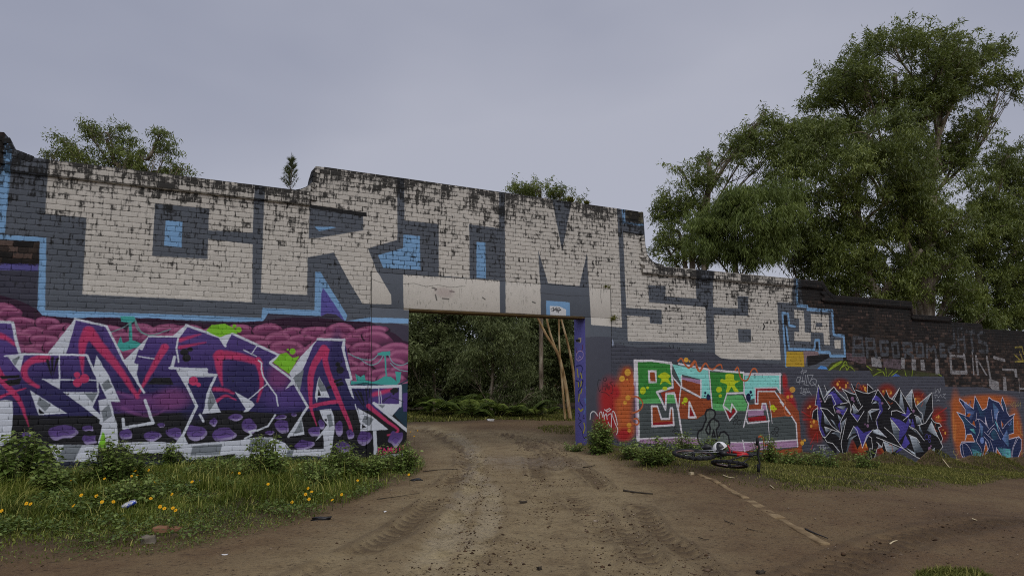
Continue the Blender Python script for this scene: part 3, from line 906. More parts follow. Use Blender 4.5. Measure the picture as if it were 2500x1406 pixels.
cv.dot(VQ, '182 815 8;205 800 8;410 782 8;442 776 8', TAGG)
for q in ('690 800 700 910 740 830 760 910', '745 830 780 905 800 810', '800 810 790 900', '670 960 720 940 690 1020', '730 950 760 1000 800 940 840 1000', '850 930 905 920 860 980 910 1030', '715 1070 770 1040 780 1070', '640 905 690 900'):
    cv.line(VS, q, 8, TAGG)

# ---------------- third piece: black wild-style with silver and violet
for q in ('700 370 130 90', '1060 430 90 60', '1410 470 130 110', '1880 590 120 130', '300 800 170 220', '320 1080 130 170', '2200 860 120 140', '2240 1100 110 140', '1020 1330 200 150', '1370 1360 130 130'):
    cv.dot(VP_, q, alb((96, 26, 16)), soft=0.45)
cv.dot(VP_, '1050 1290 120 110;1370 1330 60 90;2190 900 50 60;310 960 70 80;1420 490 60 60;1880 620 50 70', alb((130, 62, 24)), soft=0.4)
for q in ('110 780 250 860', '130 900 260 900', '330 1100 240 1270', '350 1100 350 1240', '280 1290 255 1350', '2120 860 2320 720', '2130 930 2310 900'):
    cv.line(VP_, q, 16, alb((150, 30, 26)), soft=6, op=0.7)
cv.dot(VP_, '655 360 18 30;690 410 14 20;680 318 9;785 390 16 32;810 340 10;1050 390 12;1075 430 18 34;1090 470 12;1350 470 12 20;1470 490 12 26;1840 590 14 24;1880 640 14 26;235 700 20;205 725 12;255 1000 20 26;295 930 20 30;240 935 9;2195 855 14 24;2165 860 10;2300 1105 14 22;2265 1055 8;970 1260 14 30;1095 1290 14 34;1060 1240 10;1360 1310 14 26;1390 1360 12 22', alb((186, 128, 52)))
T(VP_, '362 365 452 640 480 600 590 545 455 380 490 470 600 398 700 520 830 635 850 640 720 425 840 490 940 500 868 358 985 445 1100 490 1112 355 1200 440 1238 452 1180 560 1270 438 1360 560 1395 450 1440 560 1510 600 1602 418 1690 560 1792 440 1850 700 2095 488 2112 770 2085 880 2242 1000 2190 1022 2260 1200 2232 1270 2262 1310 2075 1560 1860 1470 1650 1330 1460 1540 1290 1260 1260 1330 1190 1580 1085 1370 1130 1360 1060 1170 960 1350 870 1150 745 1545 640 1280 640 1440 420 1180 370 1020 352 910 265 885 285 770 350 720 312 680', alb((15, 14, 18)))
PU3 = alb((66, 58, 136))
for q in ('362 380 330 680 352 720 380 1040 430 1160 470 1150 400 980 420 760 380 560', '480 560 560 470 620 490 740 640 600 690 550 520', '610 705 700 740 800 720 700 920 690 1080 660 980 740 840', '850 800 1000 830 960 920', '900 1010 960 1000 1050 1100 1180 1060 1040 1320 990 1200', '1180 590 1230 520 1310 580 1350 760 1260 900 1280 1040 1400 1160 1330 1140 1240 960 1290 760 1280 620',
          '1460 860 1600 900 1700 960 1770 800 1620 820 1780 900 1700 1100 1580 1250 1600 1040', '1690 1130 1760 1260 1700 1320 1560 1406 1540 1406 1640 1280', '1720 700 1770 790 1700 830', '1800 880 1840 1030 1770 1000'):
    T(VP_, q, PU3, PU3 * 0.55, ' '.join(q.split()[:2] + q.split()[-4:-2]))
SIL, SID = alb((156, 164, 172)), alb((62, 70, 78))
for q in ('372 380 460 560 455 640 400 520', '490 480 600 400 560 450 460 560', '610 420 830 635 720 580 650 500', '730 430 930 520 880 520 800 480', '1600 425 1500 600 1480 580', '1622 445 1690 800 1590 720', '1790 445 1690 590 1790 740', '2090 495 1860 700 1960 920 2010 690 2000 680', '2100 780 1960 960 1880 990 2060 880',
          '440 790 560 990 460 960', '545 885 600 930 690 1090 620 1000', '455 1015 550 1060 480 1100', '560 1110 680 1060 700 1190 620 1120', '780 885 720 1090 700 960', '805 1190 900 1010 950 1100 880 1120', '960 1130 870 1200 800 1400 760 1540 830 1180', '880 670 980 780 900 820', '1180 660 1240 610 1300 700 1280 640', '1120 770 1300 740 1160 800 1190 940',
          '1460 890 1600 1050 1590 1230 1510 1130', '1200 1060 1260 1040 1390 1160 1190 1100', '1750 1140 1850 1170 1970 1390 1830 1400', '1740 1010 1840 1060 1980 1220 1860 1100', '2090 920 2200 1180 2020 1060', '1840 850 1940 880 1940 970 1860 960', '1280 1250 1330 1330 1270 1340', '1360 1230 1600 1340 1480 1406 1450 1520', '1840 1406 1690 1320 1860 1460', '2020 1400 2140 1330 2110 1500 2050 1540', '1900 970 1970 1140 1900 1060', '1740 880 1800 970 1750 950', '930 540 1000 680 960 640', '655 820 720 880 680 920', '640 700 780 690 760 760'):
    n = q.split()
    T(VP_, q, SIL, SID, ' '.join(n[:2] + n[-2:]))
WL = alb((176, 176, 192))
for q in ('312 680 362 368 462 640 480 600 510 530 560 520 630 660 590 700 620 800', '455 380 490 470', '455 560 600 398 690 510 830 635 700 660', '720 425 790 520 860 700', '868 358 1010 680', '720 425 840 490 935 520', '935 450 1050 490 1130 500 1240 455', '1112 490 1112 355 1200 440', '1175 640 1270 438 1370 580 1460 710 1430 740', '1395 450 1440 560 1540 620 1690 810', '1480 590 1602 418 1515 600', '1612 450 1700 600 1790 760', '1690 570 1792 440 1790 730', '1792 440 1850 700 1900 770 1945 810 1965 930', '1850 700 2095 488 2112 770 2000 950 1880 990', '2085 880 2130 940 2215 960 2242 1000 2190 1022 2260 1190 2232 1260', '1750 1000 1860 1060 1980 1220', '2090 960 2262 1310 2075 1562 1860 1470 1640 1330 1250 1170',
          '312 680 350 690 352 910', '265 885 285 770 350 720', '352 800 380 1050 430 1160 470 1170 560 1060', '460 1180 490 1240 580 1260 690 1390', '390 720 500 740 600 840', '390 720 560 990 700 1100 690 1200', '455 1010 690 1095', '790 880 708 1270 765 1545', '805 730 700 930 720 1100', '850 790 960 930 1060 770', '860 700 850 790 900 660 970 770 1040 690', '810 1190 900 1000 950 1060 1035 1330 1100 1150 1200 1050', '1035 1330 1120 1140 1175 1180 1190 1345 1145 1340 1190 1580 1260 1340 1290 1330', '1250 1240 1335 1320 1355 1230 1460 1540', '1310 760 1240 910 1270 1040 1400 1170', '1460 880 1560 1000 1600 1060', '1370 1020 1500 1130 1650 1335', '1120 940 1120 780 1180 740 1290 745', '1480 830 1480 770 1560 760 1690 810', '1660 910 1780 800', '1830 830 1900 860 1940 970', '1740 1130 1860 1180 1910 1250'):
    cv.line(VP_, q, 11, WL, smooth=False)
cv.dot(VP_, '880 580 24 30;905 620 14;660 775 28 26;690 790 16;1335 650 18;1815 770 18 28;1115 995 18 28;1075 970 12;2060 1350 24 40;2080 1300 12;385 580 14;405 620 16', alb((112, 82, 110)))
cv.ring(VP_, '2015 1165 28 40;2060 1150 16;2060 1220 14 26;1640 1020 22 24;600 490 20 30;635 555 14', 7, alb((74, 68, 140)))
for q in ('250 760 240 800 255 850', '930 440 960 350 990 350 1020 440', '810 410 850 420 880 470 920 480', '1420 620 1460 660 1500 640', '1930 700 1960 640 1940 540 1970 500', '2150 960 2140 1040 2180 1080', '250 760 300 690 350 700 380 760', '1440 1290 1480 1290 1500 1400'):
    cv.line(VP_, q, 9, alb((150, 70, 40)), smooth=True)

# ---------------- fourth piece: blue letters on an orange glow
O4 = alb((140, 72, 28))
cv.dot(VT, '1150 300 120 620;1700 -160 560 140;2330 500 130 520;1650 900 120 260;2000 950 120 200', O4, soft=0.4)
cv.dot(VT, '1700 400 500 640', O4, soft=0.15)
for q in ('1060 60 1070 560', '1110 320 1090 620', '2390 540 2330 900'):
    cv.line(VT, q, 50, alb((164, 104, 50)), soft=18, op=0.6)
NV4, TL4, BL4, AQ4, OUT4 = alb((20, 32, 66)), alb((28, 66, 86)), alb((92, 112, 158)), alb((86, 158, 158)), alb((168, 162, 192))
B4 = '1130 45 1270 260 1310 420 1300 620 1340 500 1430 490 1500 650 1230 650 1195 740 1220 900 1330 1090 1540 1140 1600 930 1650 1000 1720 640 1765 800 1710 900 1730 1080 1780 1150 1930 1140 1940 780 2130 1060 2330 1080 2440 800 2440 600 2390 545 2190 600 2190 500 2290 470 2280 150 2310 80 2200 130 2150 50 2130 -60 2060 -260 2030 -150 2080 20 1990 -150 1850 -200 1780 -260 1740 -40 1650 10 1500 -280 1470 -20 1190 -230 1180 -190 1300 -10 1310 120'
T(VT, B4, NV4)
for q, c, c2 in (('1140 60 1300 170 1520 360 1350 380 1280 270', TL4, NV4), ('1260 -190 1460 0 1320 100 1310 -20', BL4, NV4), ('1510 -200 1640 30 1740 -20 1770 200 1600 120', TL4, NV4), ('1420 770 1640 880 1540 1130 1460 900', TL4, AQ4), ('1380 660 1520 640 1630 860 1440 780', NV4, TL4),
                 ('1960 760 2220 800 2230 1050 2100 1000', TL4, AQ4), ('1820 480 1900 380 2010 590 1870 620', TL4, NV4), ('2050 590 2150 400 2190 700 2180 760', BL4, TL4), ('1330 40 1500 20 1420 230', BL4, NV4), ('2050 -200 2120 -60 2140 40 2070 -60', TL4, NV4), ('2180 330 2270 180 2270 420 2180 440', NV4, TL4), ('1860 -150 1980 -10 1950 200 1900 180', TL4, BL4), ('1600 260 1670 350 1650 540 1620 540', BL4, TL4), ('1390 390 1480 380 1530 520', AQ4, TL4), ('1900 210 1960 300 2000 500 1940 330', AQ4, BL4)):
    n = q.split()
    T(VT, q, c, c2, ' '.join(n[:2] + n[4:6]))
T(VT, '1320 130 1380 60 1420 100 1380 150', O4); T(VT, '1440 280 1480 210 1510 330', O4); T(VT, '2030 220 2080 290 2050 370', O4); T(VT, '1700 120 1760 330 1710 280', OUT4)
cv.dot(VT, '1645 620 40 64', BL4)
r4 = np.random.default_rng(9)
for _ in range(46):
    x, y = [(r4.uniform(1280, 1420), r4.uniform(-180, -20)), (r4.uniform(1450, 1600), r4.uniform(780, 1050)), (r4.uniform(2010, 2210), r4.uniform(680, 980)), (r4.uniform(2180, 2260), r4.uniform(180, 420))][r4.integers(4)]
    cv.dot(VT, f'{x} {y} {r4.uniform(7, 15)} {r4.uniform(9, 20)}', BL4 * 0.75 if r4.random() < .6 else NV4, op=0.8)
cv.line(VT, B4, 18, OUT4, closed=True)
for q in ('1220 700 1300 680 1400 800 1470 1000 1500 1110', '1250 700 1270 900 1340 1090', '1520 630 1620 780 1660 960', '1680 540 1780 660 1790 760 1740 850', '1730 870 1820 960 1900 1110', '2230 1060 2260 800 2350 560', '2250 1060 2280 780 2390 560', '1780 500 1890 380 2020 600', '1810 620 1860 760 1900 890 1940 760', '1520 640 1600 400 1570 200', '1510 220 1560 190 1640 220 1780 370', '1750 450 1850 340 1900 290', '1690 450 1870 620', '1290 150 1420 280 1520 350', '2280 150 2130 290 2060 380 2030 220', '1540 60 1520 220', '1830 0 1870 260', '1990 30 1940 130 1960 300 2080 520'):
    cv.line(VT, q, 11, OUT4, smooth=True)
for q in ('1080 800 1060 860 1110 920 1130 1000', '1150 800 1160 880 1120 940 1160 1040', '1060 1010 1220 990', '2370 230 2350 330 2390 420', '2440 280 2420 450 2480 520', '2450 800 2440 900 2500 860', '2470 950 2440 1040'):
    cv.line(VT, q, 10, alb((140, 124, 66)), smooth=True)
for q in ('2230 1060 2260 1140 2300 1080 2290 1200', '2330 1080 2320 1200 2370 1120', '2380 1090 2370 1180 2430 1100 2410 1230', '2210 1120 2270 1180'):
    cv.line(VS, q, 8, alb((140, 124, 66)))

# ---------------- wear of the paint: grime map and bare patches
TOPP = [(-40, 318), (10, 322), (29, 345), (35, 364), (54, 373), (77, 380), (82, 385), (123, 392), (640, 456), (728, 464), (743, 459), (760, 447), (764.5, 426), (771.5, 403.6), (1568, 519), (1573.6, 604), (1579, 624), (1594, 641), (1612, 648), (1736, 660), (1940, 682), (2007, 688), (2012, 697), (2020, 710), (2034, 722), (2223, 735), (2226, 767), (2320, 774), (2322, 786), (2397, 790), (2400, 800), (2500, 811), (2560, 818)]
TOPS = np.array([W(u, v) for u, v in TOPP])
# level the courses of each stretch
ZL, ZG, ZR1, ZR2, ZR3, ZR4, ZR5 = 4.757, 5.255, 4.03, 3.68, 3.285, 3.125, 2.96
def top_z(s):
    return np.interp(s, TOPS[:, 0], TOPS[:, 1])
sg = S0 + (np.arange(CW) + 0.5) / PPM
zg = Z0 + (np.arange(CH) + 0.5) / PPM
dist = top_z(sg)[None, :] - zg[:, None]
gr = 0.355 + 0.66 * np.exp(-np.maximum(dist, 0) / 0.62)
low = np.clip((zg[:, None] - np.interp(sg, [-8, 0, 4, 12, 22], [2.75, 2.75, 2.45, 1.75, 1.4])[None, :]) / 0.35, 0, 1)
mk.a[..., 0] = gr * low + 0.16 * (1 - low)
mk.a[..., 2] = low


def make_image(name, arr, colorspace):
    h, w, _ = arr.shape
    img = bpy.data.images.new(name, w, h, alpha=False, float_buffer=False)
    img.colorspace_settings.name = colorspace
    out = np.ones((h, w, 4), np.float32)
    a = np.clip(arr, 0, 1)
    if colorspace == 'sRGB':
        a = np.where(a <= 0.0031308, a * 12.92, 1.055 * np.power(np.maximum(a, 1e-6), 1 / 2.4) - 0.055)
    out[..., :3] = a
    img.pixels.foreach_set(out.ravel())
    img.update()
    img.pack()
    return img


paint_img = make_image('wall_paint', cv.a, 'sRGB')
wear_img = make_image('wall_wear', mk.a, 'Non-Color')

# the blue reveal of the right pier has tags of its own
S_J = W(1430, 930)[0]
def WRV(u, v):
    r = ray(u, v)
    o = O2 + D2 * S_J
    t = np.dot(o - CAM[:2], D2) / np.dot(r[:2], D2)
    p = CAM + r * t
    return float(-np.dot(p[:2] - O2, N2)), float(p[2])
rv = Canvas(120, 800, WRV, 220.0, (-0.02, -0.5), alb((82, 80, 140)))
rv.poly(VL, '0 0 300 0 300 240 0 200', alb((70, 66, 118)), op=0.7)
rv.poly(VL, '90 505 150 500 150 570 130 605 95 590', alb((150, 140, 120))); rv.poly(VL, '40 535 120 525 125 585 50 582', alb((24, 22, 22)))
for q in ('165 635 175 700 150 760', '48 690 55 760 75 795'):
    rv.line(VL, q, 16, alb((90, 24, 34)), smooth=True)
rv.line(VL, '60 810 110 755 180 780 175 880 90 940 50 890 60 810', 12, alb((190, 150, 180)), smooth=True)
rv.line(VL, '80 920 120 850 145 880', 10, alb((190, 150, 180)))
for V, q in ((VL, '50 1050 130 1030 170 1080 150 1180 120 1290'), (VM, '50 70 110 100 100 200 180 60 160 190 90 300 130 480 180 560')):
    rv.line(V, q, 26, alb((30, 32, 80)), smooth=True)
for V, q in ((VL, '70 1100 90 1250'), (VL, '140 1180 160 1270'), (VM, '90 110 100 180'), (VM, '150 90 140 170'), (VM, '160 230 140 310'), (VM, '110 330 100 460'), (VM, '100 600 140 650 180 610'), (VM, '200 880 220 960 190 1060')):
    rv.line(V, q, 34, alb((150, 142, 48)))
for q in ('90 680 120 720 100 800 150 840 100 900 150 1000', '200 720 180 780 210 790', '130 960 170 1040 180 1120 210 1170 240 1130'):
    rv.line(VM, q, 14, alb((22, 22, 30)), smooth=True)
for q in ('230 200 280 350 220 450 300 560', '210 420 290 480', '240 560 200 700'):
    rv.line(VM, q, 40, alb((80, 110, 165)), smooth=True, op=0.7)
rv.poly(VM, '80 1260 160 1250 190 1400 70 1400', alb((140, 124, 78)))
reveal_img = make_image('reveal_paint', rv.a, 'sRGB')

# ================================================================== the wall
def wall_coords(t):
    P = t.pos()
    d = t.n('VectorMath', operation='DOT_PRODUCT')
    t.t.links.new(P, d.inputs[0]); d.inputs[1].default_value = (D2[0], D2[1], 0)
    s = t.math('SUBTRACT', d.outputs['Value'], float(O2 @ D2))
    sep = t.n('SeparateXYZ'); t.t.links.new(P, sep.inputs[0])
    return P, s, sep.outputs['Z']


def paint_nodes(t, wob=0.010):
    P, s, z = wall_coords(t)
    c = t.n('CombineXYZ'); t.set(c, 0, s); t.set(c, 1, z)
    flat = c.outputs[0]
    w1 = t.math('MULTIPLY', t.math('SUBTRACT', t.noise(flat, 7, 2), 0.5), wob * 2.2)
    off = t.n('VectorMath', operation='ADD'); t.t.links.new(flat, off.inputs[0])
    w2 = t.math('MULTIPLY', t.math('SUBTRACT', t.noise(t.scale(flat, (1, 1, 1)), 15, 2), 0.5), wob * 2.2)
    cc = t.n('CombineXYZ'); t.set(cc, 0, w1); t.set(cc, 1, w2)
    t.t.links.new(cc.outputs[0], off.inputs[1])
    uv = t.n('VectorMath', operation='MULTIPLY_ADD')
    t.t.links.new(off.outputs[0], uv.inputs[0])
    uv.inputs[1].default_value = (1 / (S1 - S0), 1 / (Z1 - Z0), 0)
    uv.inputs[2].default_value = (-S0 / (S1 - S0), -Z0 / (Z1 - Z0), 0)
    im = t.n('TexImage'); im.image = paint_img; im.extension = 'EXTEND'
    wr = t.n('TexImage'); wr.image = wear_img; wr.extension = 'EXTEND'
    for q in (im, wr):
        t.t.links.new(uv.outputs[0], q.inputs['Vector'])
    sp = t.n('SeparateColor'); t.t.links.new(wr.outputs[0], sp.inputs[0])
    return flat, im.outputs[0], sp.outputs[0], sp.outputs[1], sp.outputs[2]


def paint_material(name, brick=True):
    t = NT(name)
    flat, col, grime, bare, upper = paint_nodes(t)
    streak = t.noise(t.scale(flat, (20, 3.0, 1)), 1.0, 5, 0.65)
    blot = t.noise(flat, 6.5, 6, 0.70)
    patch = t.noise(flat, 1.3, 3)
    fine = t.noise(flat, 42, 3, 0.6)
    grime = t.math('MULTIPLY', grime, t.math('MULTIPLY_ADD', patch, 1.5, 0.25))
    # uneven coats of paint
    k = t.math('MULTIPLY_ADD', fine, 0.34, 0.74)
    k = t.math('ADD', k, t.math('MULTIPLY', t.math('SUBTRACT', blot, 0.5), 0.34))
    kk = t.n('CombineColor')
    for i in range(3): t.set(kk, i, k)
    col = t.mix(1.0, col, kk.outputs[0], 'MULTIPLY')
    if brick:
        rnd, edge = t.attr('rnd'), t.attr('edge')
        br = t.ramp(rnd, [(0.0, (0.010, 0.008, 0.007)), (0.5, (0.026, 0.018, 0.014)), (0.82, (0.052, 0.033, 0.024)), (0.94, (0.09, 0.053, 0.04)), (1.0, (0.15, 0.10, 0.08))])
        soot = t.ramp(blot, [(0.35, (0.45, 0.45, 0.45)), (0.65, (1.3, 1.3, 1.3))])
        br = t.mix(1.0, br, soot, 'MULTIPLY')
        # where old lettering was painted on the bare brick only the brick itself is replaced
        lum = t.n('RGBToBW'); t.t.links.new(col, lum.inputs[0])
        isb = t.math('LESS_THAN', lum.outputs[0], 0.052)
        worn = t.math('MULTIPLY', t.math('SUBTRACT', t.math('MULTIPLY_ADD', fine, 0.5, t.math('MULTIPLY', blot, 0.5)), 0.47), 9.0, clamp=True)
        col = t.mix(t.math('MULTIPLY', bare, t.math('MAXIMUM', isb, t.math('MULTIPLY', worn, 0.85))), col, br)
        val = t.math('MULTIPLY_ADD', streak, 0.75, t.math('MULTIPLY_ADD', blot, 0.95, -0.35))
        val = t.math('ADD', val, t.math('MULTIPLY', edge, 0.13))
        val = t.math('ADD', val, t.math('MULTIPLY', t.math('SUBTRACT', rnd, 0.5), 0.16))
        kb = t.math('MULTIPLY_ADD', rnd, 0.16, 0.90)
        kc = t.n('CombineColor')
        for i in range(3): t.set(kc, i, kb)
        col = t.mix(1.0, col, kc.outputs[0], 'MULTIPLY')
    else:
        val = t.math('MULTIPLY_ADD', streak, 0.75, t.math('MULTIPLY_ADD', blot, 0.95, -0.35))
        grime = t.math('MULTIPLY', grime, 0.72)
    # black mould where it is wet: along the top and in the joints
    th = t.math('MULTIPLY_ADD', grime, -0.44, 0.80)
    m = t.math('MULTIPLY', t.math('SUBTRACT', val, th), 7.0, clamp=True)
    soft = t.math('MULTIPLY', t.math('SUBTRACT', val, t.math('SUBTRACT', th, 0.13)), 2.0, clamp=True)
    col = t.mix(t.math('MULTIPLY', soft, 0.42), col, (0.055, 0.052, 0.048))
    col = t.mix(t.math('MULTIPLY', m, 0.93), col, (0.008, 0.008, 0.0075))
    rough = t.math('MULTIPLY_ADD', upper, 0.16, 0.62)
    hgt = t.math('ADD', t.math('MULTIPLY', fine, 0.6), blot)
    return t.done(col, rough, 0.28, hgt, 0.35, 0.004)


M_paint = paint_material('painted_brick')
M_render = paint_material('painted_render', False)


def mortar_material():
    t = NT('mortar')
    flat, col, grime, bare, upper = paint_nodes(t)
    n = t.noise(flat, 9, 4, 0.6)
    f = t.math('MULTIPLY_ADD', upper, 0.50, 0.16)
    f = t.math('ADD', f, t.math('MULTIPLY', t.math('SUBTRACT', n, 0.5), 2.6), clamp=True)
    col = t.mix(t.math('MULTIPLY', f, 0.9), col, (0.010, 0.0095, 0.009))
    return t.done(col, 0.9, 0.15, n, 0.4, 0.004)


M_mortar = mortar_material()
t = NT('reveal_paint')
P = t.pos()
dn = t.n('VectorMath', operation='DOT_PRODUCT'); t.t.links.new(P, dn.inputs[0]); dn.inputs[1].default_value = (-N2[0], -N2[1], 0)
nn = t.math('ADD', dn.outputs['Value'], float(O2 @ N2))
sep = t.n('SeparateXYZ'); t.t.links.new(P, sep.inputs[0])
cc = t.n('CombineXYZ')
t.set(cc, 0, t.math('MULTIPLY_ADD', nn, 220 / 120, 0.02 * 220 / 120)); t.set(cc, 1, t.math('MULTIPLY_ADD', sep.outputs['Z'], 220 / 800, 0.5 * 220 / 800))
im = t.n('TexImage'); im.image = reveal_img; im.extension = 'EXTEND'
t.t.links.new(cc.outputs[0], im.inputs['Vector'])
nz = t.noise(P, 22, 4)
M_reveal = t.done(t.mix(t.math('MULTIPLY', nz, 0.35), im.outputs[0], (0.02, 0.02, 0.03)), 0.7, 0.3, nz, 0.3, 0.004)
t = NT('stained_timber')
P = t.pos()
g = t.noise(t.scale(P, (3, 3, 40)), 6, 4)
n = t.noise(P, 5, 4)
M_timber = t.done(t.mix(n, t.mix(g, (0.10, 0.062, 0.022), (0.24, 0.16, 0.06)), (0.03, 0.02, 0.010)), 0.85, 0.2, g, 0.4, 0.004)

wall = empty('brick_wall', (O2[0], O2[1], 0), 'long brick wall covered in graffiti, with a wide gateway and stepped top', 'wall')
TS = TOPS[:, 0].copy()
TS = np.maximum.accumulate(TS + np.arange(len(TS)) * 1e-4)
TZ = TOPS[:, 1].copy()
lev = [(0, 2, None)]
for i, (u, v) in enumerate(TOPP):
    if 120 < u < 735: TZ[i] = ZL
    if 770 < u < 1569: TZ[i] = ZG
    if 1610 < u < 2008: TZ[i] = ZR1
    if 2033 < u < 2224: TZ[i] = ZR2
    if 2225 < u < 2321: TZ[i] = ZR3
    if 2321 < u < 2398: TZ[i] = ZR4
    if u > 2398: TZ[i] = ZR5
TS = np.concatenate([[-11.0], TS, [26.5]]); TZ = np.concatenate([[5.10], TZ, [ZR5]])
tz = lambda s: np.interp(s, TS, TZ)
SJ0, SJ1, SP0, SP1, ZLT, ZLB = 0.0, S_J, -0.745, 4.70, 3.40, 2.752
gz = lambda s: float(np.interp(s, _GS, _GZ)) - 0.25
PROUD = [(-6.30, -1.90, 4.50), (5.60, 11.90, 3.795), (11.90, 15.90, 3.44), (15.90, 19.75, 3.105)]
TH = 0.36


def proud(s, z):
    for a, b, c in PROUD:
        if a <= s <= b and z > c:
            return 0.038
    return 0.0


# ---- mortar core, in strips under the stepped top
MREC = 0.0036
mb = MB()
br = sorted(set(list(np.round(TS, 4)) + [SP0, SP1]))
for a, b in zip(br[:-1], br[1:]):
    if b - a < 1e-3: continue
    mid = (a + b) / 2
    ingate = SP0 <= mid <= SP1
    za, zb = (ZLT, ZLT) if ingate else (gz(a), gz(b))
    ta, tb = tz(a + 1e-5) - 0.006, tz(b - 1e-5) - 0.006
    V = [wpt(a, -MREC, za), wpt(b, -MREC, zb), wpt(b, -MREC, tb), wpt(a, -MREC, ta), wpt(a, -TH, za), wpt(b, -TH, zb), wpt(b, -TH, tb), wpt(a, -TH, ta)]
    mb.put(V, np.array([[0, 1, 2, 3], [5, 4, 7, 6], [3, 2, 6, 7], [0, 4, 5, 1], [0, 3, 7, 4], [1, 5, 6, 2]]))
for a, b, c in PROUD:
    q = [x for x in br if a < x < b]
    xs = [a] + q + [b]
    for x0, x1 in zip(xs[:-1], xs[1:]):
        if x1 - x0 < 0.01: continue
        t0, t1 = tz(x0 + 1e-4) - 0.008, tz(x1 - 1e-4) - 0.008
        if min(t0, t1) < c + 0.05: continue
        n1 = 0.038 - MREC
        V = [wpt(x0, n1, c), wpt(x1, n1, c), wpt(x1, n1, t1), wpt(x0, n1, t0), wpt(x0, -0.05, c), wpt(x1, -0.05, c), wpt(x1, -0.05, t1), wpt(x0, -0.05, t0)]
        mb.put(V, np.array([[0, 1, 2, 3], [3, 2, 6, 7], [0, 4, 5, 1], [0, 3, 7, 4], [1, 5, 6, 2]]))
mb.build('mortar_core', M_mortar, wall)

# ---- bricks
CO, BH, PI_, JN = 0.086, 0.0826, 0.2405, 0.0036
zk0 = ZLT - 70 * CO
bricks = []                     # s0, s1, z0, z1, n, full
rb = np.random.default_rng(21)
for k in range(0, 110):
    z0 = zk0 + k * CO + 0.004
    header = (k % 6 == 3)
    pitch = PI_ / 2 if header else PI_
    off = (0 if k % 2 else PI_ / 2) + (pitch / 2 if header else 0)
    s = -8.4 + off
    while s < 24.5:
        jn = JN if z0 > np.interp(s, [-8, 0, 4, 12, 22], [2.75, 2.75, 2.45, 1.75, 1.4]) else 0.0012
        s0, s1 = s + rb.uniform(0, 0.5) * jn, s + pitch - jn + rb.uniform(-0.6, 0.1) * jn
        s += pitch
        full = not header
        mid = (s0 + s1) / 2
        if z0 < ZLT - 0.03 and SP0 < s1 and s0 < SP1:
            if s0 < SP0 - 0.04: s1 = SP0 - 0.006; full = False
            elif s1 > SP1 + 0.04: s0 = SP1 + 0.006; full = False
            else: continue
        t_ = min(tz(s0), tz(s1), tz(mid))
        z1 = min(z0 + BH, t_)
        if z1 - z0 < 0.035: continue
        if z1 < z0 + BH - 0.004: full = False
        if z1 < gz(mid) : continue
        bricks.append((s0, s1, z0, z1, proud(mid, z0 + 0.01) + rb.uniform(-0.0025, 0.0015), full))
bricks = np.array(bricks)


def brick_np(s0, s1, z0, z1, n):
    """one brick with worn edges, in wall coordinates (s, n, z)"""
    def ring(i, nn):
        return [(s0 + i, nn, z0 + i), (s1 - i, nn, z0 + i), (s1 - i, nn, z1 - i), (s0 + i, nn, z1 - i)]
    V = ring(0, n - 0.055) + ring(0, n - 0.003) + ring(0.0028, n) + ring(0.016, n + 0.0006)
    return np.array(V)


BF = []
for r in range(3):
    for i in range(4):
        BF.append([4 * r + i, 4 * r + (i + 1) % 4, 4 * r + 4 + (i + 1) % 4, 4 * r + 4 + i])
BF.append([12, 13, 14, 15])
BF = np.array(BF)
BE = np.array([1.0] * 8 + [0.8] * 4 + [0.0] * 4)

cen = np.array([wpt((b[0] + b[1]) / 2, 0, (b[2] + b[3]) / 2) for b in bricks])
dep = (cen - CAM) @ FWD
pu = PW / 2 + FPX * ((cen - CAM) @ RT) / dep
pv = PH / 2 - FPX * ((cen - CAM) @ UP) / dep
ok = (bricks[:, 5] > 0) & (pu > 12) & (pu < 2490) & (pv < 1060) & (pv > 0)
nface = np.abs((cen[:, :2] - CAM[:2]) @ N2) / np.linalg.norm(cen - CAM, axis=1)
area = np.where(ok, nface / dep ** 2, -1)
own = np.argsort(-area)[:300]
own_set = set(own.tolist())
ANG = math.atan2(D2[1], D2[0])
# own bricks share a few meshes
protos = []
for i in range(10):
    V = brick_np(-PI_ / 2 + JN / 2, PI_ / 2 - JN / 2, -BH / 2, BH / 2, 0)
    V = V + rb.normal(0, 0.0008, V.shape)
    V = V[:, [0, 1, 2]] * np.array([1, -1, 1])
    me = mesh_np('brick', V, BF, {'edge': BE, 'rnd': np.full(len(V), (i + 0.5) / 10)})
    me.materials.append(M_paint)
    protos.append(me)
for j, i in enumerate(own):
    b = bricks[i]
    o = bpy.data.objects.new('brick', protos[j % 10])
    p = wpt((b[0] + b[1]) / 2, b[4], (b[2] + b[3]) / 2) - np.array([O2[0], O2[1], 0])
    o.location = p
    o.rotation_euler = (rb.normal(0, 0.006), rb.normal(0, 0.003), ANG + rb.normal(0, 0.006))
    link(o, wall)
rest = [i for i in range(len(bricks)) if i not in own_set]
Vs = np.concatenate([brick_np(*bricks[i][:5]) for i in rest])
Vs = Vs + rb.normal(0, 0.0007, Vs.shape)
Pw = np.stack([D2[0] * Vs[:, 0] + N2[0] * Vs[:, 1], D2[1] * Vs[:, 0] + N2[1] * Vs[:, 1], Vs[:, 2]], 1)
Fs = (BF[None] + (np.arange(len(rest)) * 16)[:, None, None]).reshape(-1, 4)
rr = np.repeat(rb.random(len(rest)), 16)
me = mesh_np('brickwork', Pw, Fs, {'edge': np.tile(BE, len(rest)), 'rnd': rr})
tag(add('brickwork', me, M_paint, wall), kind='stuff')

